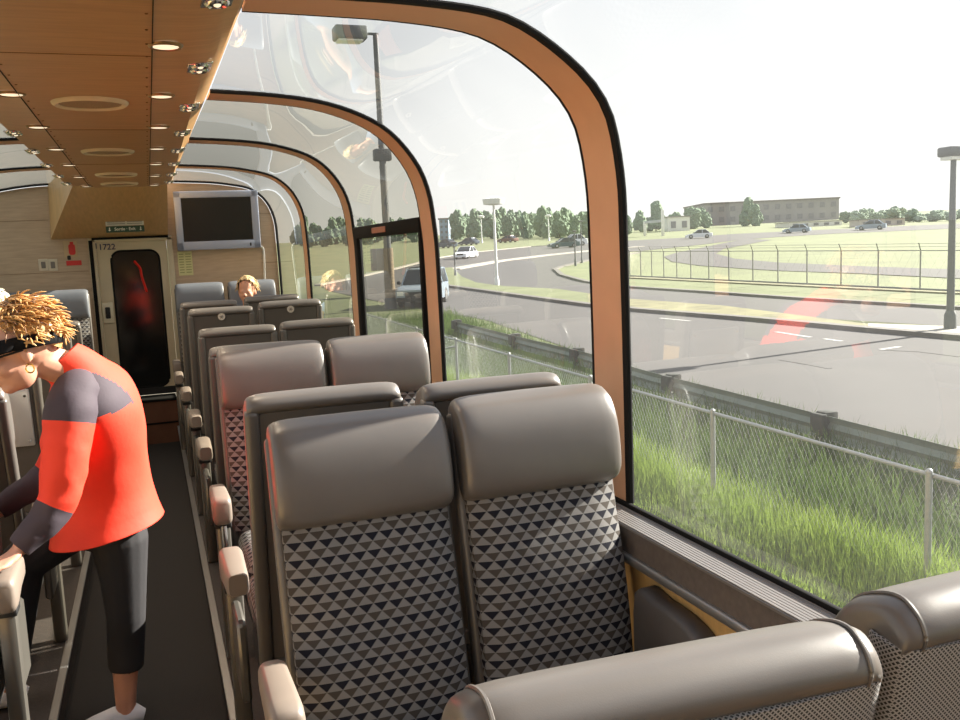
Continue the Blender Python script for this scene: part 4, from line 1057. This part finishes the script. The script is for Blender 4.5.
# --- far security fence with barbed wire arms
DKS = mat('dark steel', srgb(118, 118, 112), 0.6, 0.5, 0.06, 20)
ff = thing('security_fence', 'distant mesh fence with angled barbed-wire arms along the field', 'fence', tuple(G(865, 290)))
pxs = [630, 641, 652, 664, 677, 691, 709, 729, 753, 778, 807, 841, 878, 920, 968, 1030, 1105, 1190, 1290, 1400, 1530]; bases = []
for x in pxs: bases.append(G(x, 277.5 + (x - 640) * .048))
for b in bases:
    bm = bmesh.new(); cyl(bm, b + V(0, 0, -.1), b + V(0, 0, 1.75), .034, n=8); cyl(bm, b + V(0, 0, 1.73), b + V(-.26, -.14, 2.06), .024, n=6); loc(obj('post', bm, DKS), ff)
for h, nm, r, o_ in ((1.73, 'top_rail', .022, (0, 0)), (.08, 'bottom_rail', .05, (0, 0)), (2.03, 'barbed_wire', .008, (-.24, -.13)), (1.9, 'barbed_wire', .008, (-.14, -.07))):
    bm = bmesh.new(); tube(bm, [b + V(o_[0], o_[1], h) for b in bases], r, 6); loc(obj(nm, bm, DKS), ff)
bm = bmesh.new()
for a, b in zip(bases, bases[1:]):
    L = (b - a).length; n_ = int(L / .45)
    for k in range(n_):
        for s in (1, -1):
            p = a.lerp(b, k / n_); q = a.lerp(b, min(1, max(0, (k + s * 2.2) / n_))); wire(bm, p + V(0, 0, .1), q + V(0, 0, 1.71), .0022)
loc(obj('wire_mesh', bm, DKS, auto=180), ff)
strip('trim_90', [(630, 277.8), (700, 281.2), (800, 286), (960, 293.5), (1100, 300), (1530, 321)], .9, .06, mat('bare soil', srgb(112, 108, 78), .95, 0, .3, 2))
# --- lamp posts
LPG = mat('lamp post grey', srgb(84, 86, 88), 0.5, 0.4, 0.06, 10); LPW = mat('pale lamp post', srgb(215, 215, 212), 0.5, 0.2, 0.04, 10)
GLO = mat('lamp diffuser', srgb(226, 226, 220), 0.3, 0, 0.04, 10)
def lamp(label, px, pyb, pyt, r, m, head, hs, ppx=None):
    b = G(px, pyb); D = b.y; top = P(ppx if ppx else px, pyt, D); H = top.z - b.z
    t = thing('lamp_post', label, 'street lamp', tuple(b))
    bm = bmesh.new(); tube(bm, [(0, 0, -.1), (0, 0, H * .5), (0, 0, H)], [r * 1.15, r, r * .75], 12); obj('pole', bm, m, t)
    bm = bmesh.new(); tube(bm, [(0, 0, -.05), (0, 0, .5), (0, 0, .62)], [r * 1.8, r * 1.7, r * 1.2], 12); obj('pole_base', bm, m, t)
    if head == 'box':
        bm = bmesh.new(); box(bm, -hs * 1.45, -hs * .35, -hs * .35, hs * .35, H - hs * .25, H + hs * .20, hs * .06, 2); box(bm, -hs * .5, hs * .1, -.05, .05, H - .06, H + .04); obj('lamp_head', bm, m, t)
        obj('diffuser', B(-hs * 1.35, -hs * .5, -hs * .28, hs * .28, H - hs * .31, H - hs * .24, .01, 1), GLO, t)
    elif head == 'twin':
        bm = bmesh.new()
        box(bm, -hs * .55, hs * .75, -hs * .4, hs * .4, H - hs * .2, H + hs * .22, hs * .08, 2); obj('lamp_head', bm, m, t)
        obj('diffuser', B(-hs * .45, hs * .65, -hs * .3, hs * .3, H - hs * .34, H - hs * .19, .01, 1), GLO, t)
    else:
        bm = bmesh.new(); tube(bm, [(0, 0, H), (0, 0, H + .05), (0, 0, H + hs * .3), (0, 0, H + hs * .4)], [hs * .2, hs * .5, hs * .55, hs * .2], 12); obj('lamp_head', bm, m, t)
    return t, H, D
lamp('dark street lamp with box head at the right edge of the view', 950, 333, 152, .095, LPG, 'twin', .62)
t, H, D = lamp('tall street lamp with side-mounted box head seen through the upper panes', 391, 309, 34, .17, LPG, 'box', 1.35, 379)
z = P(386, 155, D).z - t.location.z
bm = bmesh.new(); box(bm, -.42, .42, -.25, .25, z - .28, z + .28, .08, 2); obj('pole_box', bm, LPG, t)
z0 = P(391, 272, D).z - t.location.z; z1 = P(391, 248, D).z - t.location.z
bm = bmesh.new(); box(bm, -.85, -.22, -.08, .08, z0 + .1, z1, .03, 2); obj('sign_box', bm, mat('grey sign box', srgb(150, 148, 150), 0.5, 0, 0.05, 8), t)
bm = bmesh.new(); tube(bm, [(0, 0, 0), (0, 0, z1)], .26, 12); obj('pole_sleeve', bm, mat('mottled sleeve', srgb(122, 106, 84), 0.8, 0, 0.3, 4, stretch=(1, 1, 5)), t)
lamp('slim pale street lamp on the grass median left of the rib', 497, 286.5, 205, .09, LPW, 'disc', 1.3)
lamp('short thin pole on the median tip beside the white car', 455.5, 277, 244, .06, LPG, 'disc', .5)
lamp('thin dark pole on the right grass island', 575.5, 266, 232, .06, LPG, 'disc', .35)
lamp('thin dark lamp post against the right rib edge on the island', 582, 263, 222, .05, LPG, 'disc', .35)
lamp('pale lamp post in front of the tree line, left of the median lamp', 482, 243, 218, .12, LPW, 'disc', 1.4)
lamp('pale lamp post in front of the tree line, right of the median lamp', 549, 241, 217, .12, LPW, 'disc', 1.2)
# --- cars
TYRE = mat('tyre', srgb(34, 33, 33), 0.8, 0, 0.1, 10); CARGL = mat('car glass', srgb(40, 46, 52), 0.1, 0, 0.1, 3)
RIMM = mat('wheel rim', srgb(160, 160, 160), 0.3, 0.8, 0.05, 5); LAMPM = mat('headlamp', srgb(235, 235, 230), 0.15, 0, 0.03, 5)
def car(name, label, base, heading, paint, L=4.4, W_=1.78, Hh=1.45, suv=False):
    t = thing(name, label, 'car', tuple(base), heading)
    gc = .22 if not suv else .32; bel = Hh * .60
    # side outline (x forward)
    if suv: low = [(-L / 2, gc + .1), (-L / 2 + .02, bel), (L * .18, bel), (L * .44, bel * .93), (L / 2, bel * .80), (L / 2, gc + .08), (L / 2 - .1, gc)]; cab = [(-L * .49, bel - .01), (-L * .46, Hh), (L * .04, Hh), (L * .20, bel - .01)]
    else: low = [(-L / 2, gc + .15), (-L / 2 + .05, bel * .98), (-L * .30, bel), (L * .20, bel), (L * .42, bel * .82), (L / 2, bel * .62), (L / 2, gc + .05), (L / 2 - .1, gc)]; cab = [(-L * .40, bel - .01), (-L * .24, Hh), (L * .03, Hh), (L * .22, bel - .01)]
    low = [(-L / 2 + .1, gc)] + low
    bm = bmesh.new()
    c = V(0, .55 * Hh, 0)
    def rings(pl, ws):
        o = []
        for yy, s in ws: o.append([V(p[0] * s, yy, gc + (p[1] - gc) * (1 - (1 - s) * .6)) for p in pl])
        return o
    loft(bm, rings(low, [(-W_ / 2, .94), (-W_ / 2 + .06, .985), (-W_ / 2 + .18, 1), (W_ / 2 - .18, 1), (W_ / 2 - .06, .985), (W_ / 2, .94)]))
    obj('body', bm, paint, t)
    bm = bmesh.new(); q = []
    for yy, s, top in ((-W_ / 2 + .05, 1, 0), (-W_ / 2 + .20, .97, 1), (W_ / 2 - .20, .97, 1), (W_ / 2 - .05, 1, 0)): pass
    wl, wt = W_ / 2 - .05, W_ / 2 - .20
    v0 = [V(x, -wl if z < bel + .1 else -wt, z) for x, z in cab]; v1 = [V(x, wl if z < bel + .1 else wt, z) for x, z in cab]
    loft(bm, [v0, v1]); bmesh.ops.bevel(bm, geom=bm.edges[:], offset=.05, segments=2, affect='EDGES'); obj('cabin', bm, CARGL, t)
    bm = bmesh.new(); box(bm, cab[1][0] - .02, cab[2][0] + .03, -wt - .02, wt + .02, Hh - .05, Hh + .02, .02, 2)
    for s in (-1, 1):
        for (a, b) in ((cab[0], cab[1]), (cab[3], cab[2]), ((-L * .12, bel), (-L * .12, Hh))): tube(bm, [V(a[0], s * wl, a[1]), V(b[0], s * wt, b[1])], .04, 6)
    obj('roof', bm, paint, t)
    wr = .33 if not suv else .40
    for sx in (-L * .29, L * .30):
        for s in (-1, 1):
            bm = bmesh.new(); tube(bm, [V(sx, s * (W_ / 2 - .20), wr), V(sx, s * (W_ / 2 - .18), wr), V(sx, s * (W_ / 2 + .0), wr), V(sx, s * (W_ / 2 + .02), wr)], [wr * .9, wr, wr, wr * .9], 20); wh = obj('wheel', bm, TYRE, t)
            bm = bmesh.new(); tube(bm, [V(sx, s * (W_ / 2 + .015), wr), V(sx, s * (W_ / 2 + .03), wr)], [wr * .6, wr * .5], 16); obj('wheel_rim', bm, RIMM, wh)
    for s in (-1, 1):
        obj('headlamp', B(L / 2 - .12, L / 2 + .01, s * W_ * .36 - .16, s * W_ * .36 + .16, bel * .56, bel * .74, .02, 2), LAMPM, t)
        bm = bmesh.new(); ball(bm, (L * .19, s * (W_ / 2 + .10), bel + .10), (.07, .12, .09), 10, 6); obj('side_mirror', bm, BLACKP, t)
    obj('grille', B(L / 2 - .08, L / 2 + .015, -W_ * .24, W_ * .24, bel * .48, bel * .72, .02, 2), BLACKP, t)
    obj('bumper', B(L / 2 - .15, L / 2 + .06, -W_ * .47, W_ * .47, gc - .02, gc + .20, .05, 2), BLACKP if suv else paint, t)
    if suv:
        bm = bmesh.new()
        for s in (-1, 1): tube(bm, [V(-L * .42, s * wt * .9, Hh + .08), V(L * .02, s * wt * .9, Hh + .08)], .025, 6)
        for x in (-L * .36, -L * .16, -L * .02): tube(bm, [V(x, -wt * .9, Hh + .08), V(x, wt * .9, Hh + .08)], .025, 6)
        for x in (-L * .36, -L * .02):
            for s in (-1, 1): tube(bm, [V(x, s * wt * .9, Hh - .02), V(x, s * wt * .9, Hh + .08)], .03, 6)
        obj('roof_rack', bm, BLACKP, t)
    return t
WCAR = mat('white car paint', srgb(228, 230, 232), 0.25, 0, 0.02, 4); SCAR = mat('silver blue car paint', srgb(150, 164, 178), 0.25, 0.4, 0.03, 4)
DCAR = mat('dark teal car paint', srgb(70, 92, 98), 0.3, 0.2, 0.03, 4); RCAR = mat('brown car paint', srgb(120, 88, 78), 0.35, 0.2, 0.03, 4); BCAR = mat('dark blue car paint', srgb(70, 80, 96), 0.35, 0.2, 0.03, 4)
def rdir(a, b): d = G(*b) - G(*a); return math.atan2(d.y, d.x)
car('suv', 'silver-blue suv with roof rack driving towards the train on the near road', G(424, 305), R(-118), SCAR, 4.5, 1.85, 1.80, True)
car('car', 'white car on the road beside the thin pole, far left of the view', G(466, 258.5), rdir((500, 253), (440, 262)), WCAR, 4.3)
car('car', 'dark teal car on the upper road near the rib', G(564, 248), rdir((600, 245), (530, 249)), DCAR, 4.5, 1.8, 1.5)
car('car', 'white van-like car just behind the dark teal car', G(573, 246), rdir((600, 245), (530, 249)), WCAR, 4.4, 1.85, 1.8)
car('car', 'white hatchback on the road right of the rib below the long building', G(699, 238.5), rdir((740, 236), (650, 240)), WCAR, 4.3)
car('car', 'pale blue car far off in front of the low white shed', G(797, 233), rdir((840, 231), (760, 234)), SCAR, 4.4)
car('car', 'blue-white car on the far road at the right, dark shadow under it', G(871, 230), rdir((900, 229), (820, 232)), SCAR, 4.6, 1.8, 1.6)
car('car', 'brown parked car in the grass before the tree line', G(508, 242.5), rdir((540, 241), (480, 243)), RCAR, 4.5)
car('car', 'dark parked car left of the brown one before the tree line', G(469, 245), rdir((540, 241), (480, 243)), BCAR, 4.5)
car('car', 'dark parked car at the far left beside the second rib', G(446, 248), rdir((540, 241), (480, 243)), BCAR, 4.5, 1.8, 1.6)
# --- buildings
BRK = mat('grey-brown cladding', srgb(150, 145, 143), 0.85, 0, 0.08, 0.2); BRK2 = mat('roof edge', srgb(120, 112, 108), 0.8, 0, 0.05, 1); BWIN = mat('far window', srgb(118, 116, 118), 0.3, 0, 0.1, 1)  # far cladding and panes toned paler to imitate distance haze
def building(label, px0, px1, pyb, pyt, depth, m, rows=0, cols=0, smax=420):
    a = G(px0, pyb); b = G(px1, pyb); b = V(b.x, b.y, 0); a2 = V(a.x, a.y, 0); mid = (a2 + b) / 2; d = b - a2
    # put both ends at the distance of the middle
    D = mid.dot(V(.35, .94, 0)); fa = ray(px0, pyb); fb = ray(px1, pyb)
    a2 = V(fa.x, fa.y, 0) * (D / (.35 * fa.x + .94 * fa.y)); b = V(fb.x, fb.y, 0) * (D / (.35 * fb.x + .94 * fb.y)); d = b - a2; L = d.length; mid = (a2 + b) / 2
    z = gz(mid.x, mid.y); Ht = P((px0 + px1) / 2, pyt, mid.y).z - z
    t = thing('building', label, 'building', (mid.x, mid.y, z), math.atan2(d.y, d.x))
    obj('wall', B(-L / 2, L / 2, 0, depth, -1, Ht * .97), m, t, smooth=False); obj('roof_edge', B(-L / 2 - .3, L / 2 + .3, -.3, depth + .3, Ht * .94, Ht), BRK2, t, smooth=False)
    for r_ in range(rows):
        for c in range(cols):
            x = -L / 2 + L * (c + .5) / cols; zz = Ht * (r_ + .5) / (rows + .15)
            obj('window', B(x - L / cols * .22, x + L / cols * .22, -.12, .1, zz - Ht / rows * .22, zz + Ht / rows * .22), BWIN, t, smooth=False)
    return t
building('long grey-brown industrial building on the horizon right of the rib', 705, 839, 223.5, 200, 30, BRK, 2, 12)
building('low white shed in front of the long building', 790, 842, 226.5, 221, 10, WHITE, 1, 5)
building('pale blue-grey block rising at the left end of the tree line', 440, 449, 240, 218, 12, mat('blue-grey cladding', srgb(140, 160, 180), 0.7, 0, 0.05, 1), 4, 2)
building('low white house between the trees right of the rib', 668, 690, 231, 216, 8, WHITE, 1, 2)
building('low pale terrace among the trees at the right', 860, 905, 226, 218.5, 5, mat('pale terrace', srgb(196, 186, 178), 0.8, 0, 0.05, 1), 1, 4)
# white gantry sign
ga = G(645, 236); gb = G(663, 236); gt = P(654, 211, ga.y).z - ga.z; dirg = math.atan2(gb.y - ga.y, gb.x - ga.x); Lg = (gb - ga).length
sgn = thing('field_sign', 'white two-post sign frame in the field just right of the rib', 'sign', tuple((ga + gb) / 2), dirg)
for s, h in ((-1, .60), (1, 1.0)):
    bm = bmesh.new(); box(bm, s * Lg / 2 - .35, s * Lg / 2 + .35, -.2, .2, -.1, gt * h, .05, 2); obj('post', bm, WHITE, sgn)
obj('sign_panel', B(-Lg / 2, Lg / 2, -.12, .12, gt * .52, gt * .62, .03, 1), mat('grey sign panel', srgb(170, 172, 176), 0.6, 0, 0.05, 4), sgn)
# --- trees
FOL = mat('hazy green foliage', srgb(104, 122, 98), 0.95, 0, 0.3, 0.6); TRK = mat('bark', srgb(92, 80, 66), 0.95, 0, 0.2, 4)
FOL2 = mat('haze-paled far foliage', srgb(130, 146, 124), 0.95, 0, 0.25, 0.6)  # distance haze mixed into the foliage colours
protos = []
for s in range(4):
    bm = bmesh.new(); rnd = random.Random(40 + s)
    for k in range(7):
        t = bmesh.new(); bmesh.ops.create_icosphere(t, subdivisions=3, radius=1)
        a = rnd.uniform(0, 2 * PI); rr = rnd.uniform(0, .30); c = V(rr * math.cos(a), rr * math.sin(a), .28 + .48 * k / 6 + rnd.uniform(-.05, .05)); sz = rnd.uniform(.20, .30) * (1.12 - .28 * k / 6)
        for v in t.verts: v.co = c + v.co * sz * (1 + .35 * noise.noise(v.co * 2.6 + V(k, s, 0)) + .30 * noise.noise(v.co * 7 + V(k, s, 3)))
        merge(bm, t)
    me = bpy.data.meshes.new('crown'); bm.to_mesh(me); bm.free(); me.materials.append(FOL)
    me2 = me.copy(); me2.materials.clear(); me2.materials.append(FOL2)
    bm = bmesh.new(); tube(bm, [(0, 0, -.02), (.01, 0, .2), (0, .01, .45)], [.035, .026, .015], 8); mt = bpy.data.meshes.new('trunk'); bm.to_mesh(mt); bm.free(); mt.materials.append(TRK)
    protos.append((me, me2, mt))
def tree(label, px, pyb, pyt, wpx, group, pale=False, k=[0], smax=420):
    b = G(px, pyb, 0, smax); H = P(px, pyt, b.y).z - b.z; Wd = wpx / F * b.length
    k[0] += 1; pm = protos[k[0] % 4]
    t = thing('tree', label, 'tree', tuple(b), k[0] * 1.7, group); t.scale = (1, 1, 1)
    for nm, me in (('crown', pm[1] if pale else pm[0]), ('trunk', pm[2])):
        o = bpy.data.objects.new(nm, me); COL.objects.link(o); o.parent = t; o.scale = (Wd, Wd, H)
rnd = random.Random(9)
x = 458
while x < 600:
    k_ = getattr(rnd, 'k_', 0); rnd.k_ = (k_ + 1) % 3
    tree('grey-green tree in the hazy tree line across the left part of the view', x, 239.6 - (x - 440) * .012 - 1.4 * k_, rnd.uniform(207, 213), rnd.uniform(17, 22), 'trees of the far tree line'); x += rnd.uniform(4.5, 7)
x = 298
while x < 430:
    k_ = getattr(rnd, 'k_', 0); rnd.k_ = (k_ + 1) % 3
    tree('green tree on the horizon seen through the far bays of windows', x, 248 - (x - 300) * .05 - 1.8 * k_, rnd.uniform(216, 228), rnd.uniform(14, 20), 'trees beyond the far bays'); x += rnd.uniform(5.5, 9)
for x, yb, yt, wd_, lab in ((628, 234.5, 212, 17, 'round tree against the right edge of the near rib'), (641, 232, 209, 16, 'tree just left of the white sign posts'), (656, 231, 203, 22, 'taller tree above the white sign frame'), (676, 230, 212, 18, 'low tree behind the white house'), (694, 229, 204, 24, 'leafy tree at the left end of the long building'), (704, 228, 206, 16, 'slim tree overlapping the left corner of the long building'), (748, 226, 199, 18, 'tree standing before the middle of the long building'), (756, 226, 204, 14, 'smaller tree right of the one before the long building'), (846, 223, 210, 14, 'tree at the right end of the long building')):
    tree(lab, x, yb, yt, wd_, None)
x = 858
while x < 1010:
    k_ = getattr(rnd, 'k_', 0); rnd.k_ = (k_ + 1) % 3
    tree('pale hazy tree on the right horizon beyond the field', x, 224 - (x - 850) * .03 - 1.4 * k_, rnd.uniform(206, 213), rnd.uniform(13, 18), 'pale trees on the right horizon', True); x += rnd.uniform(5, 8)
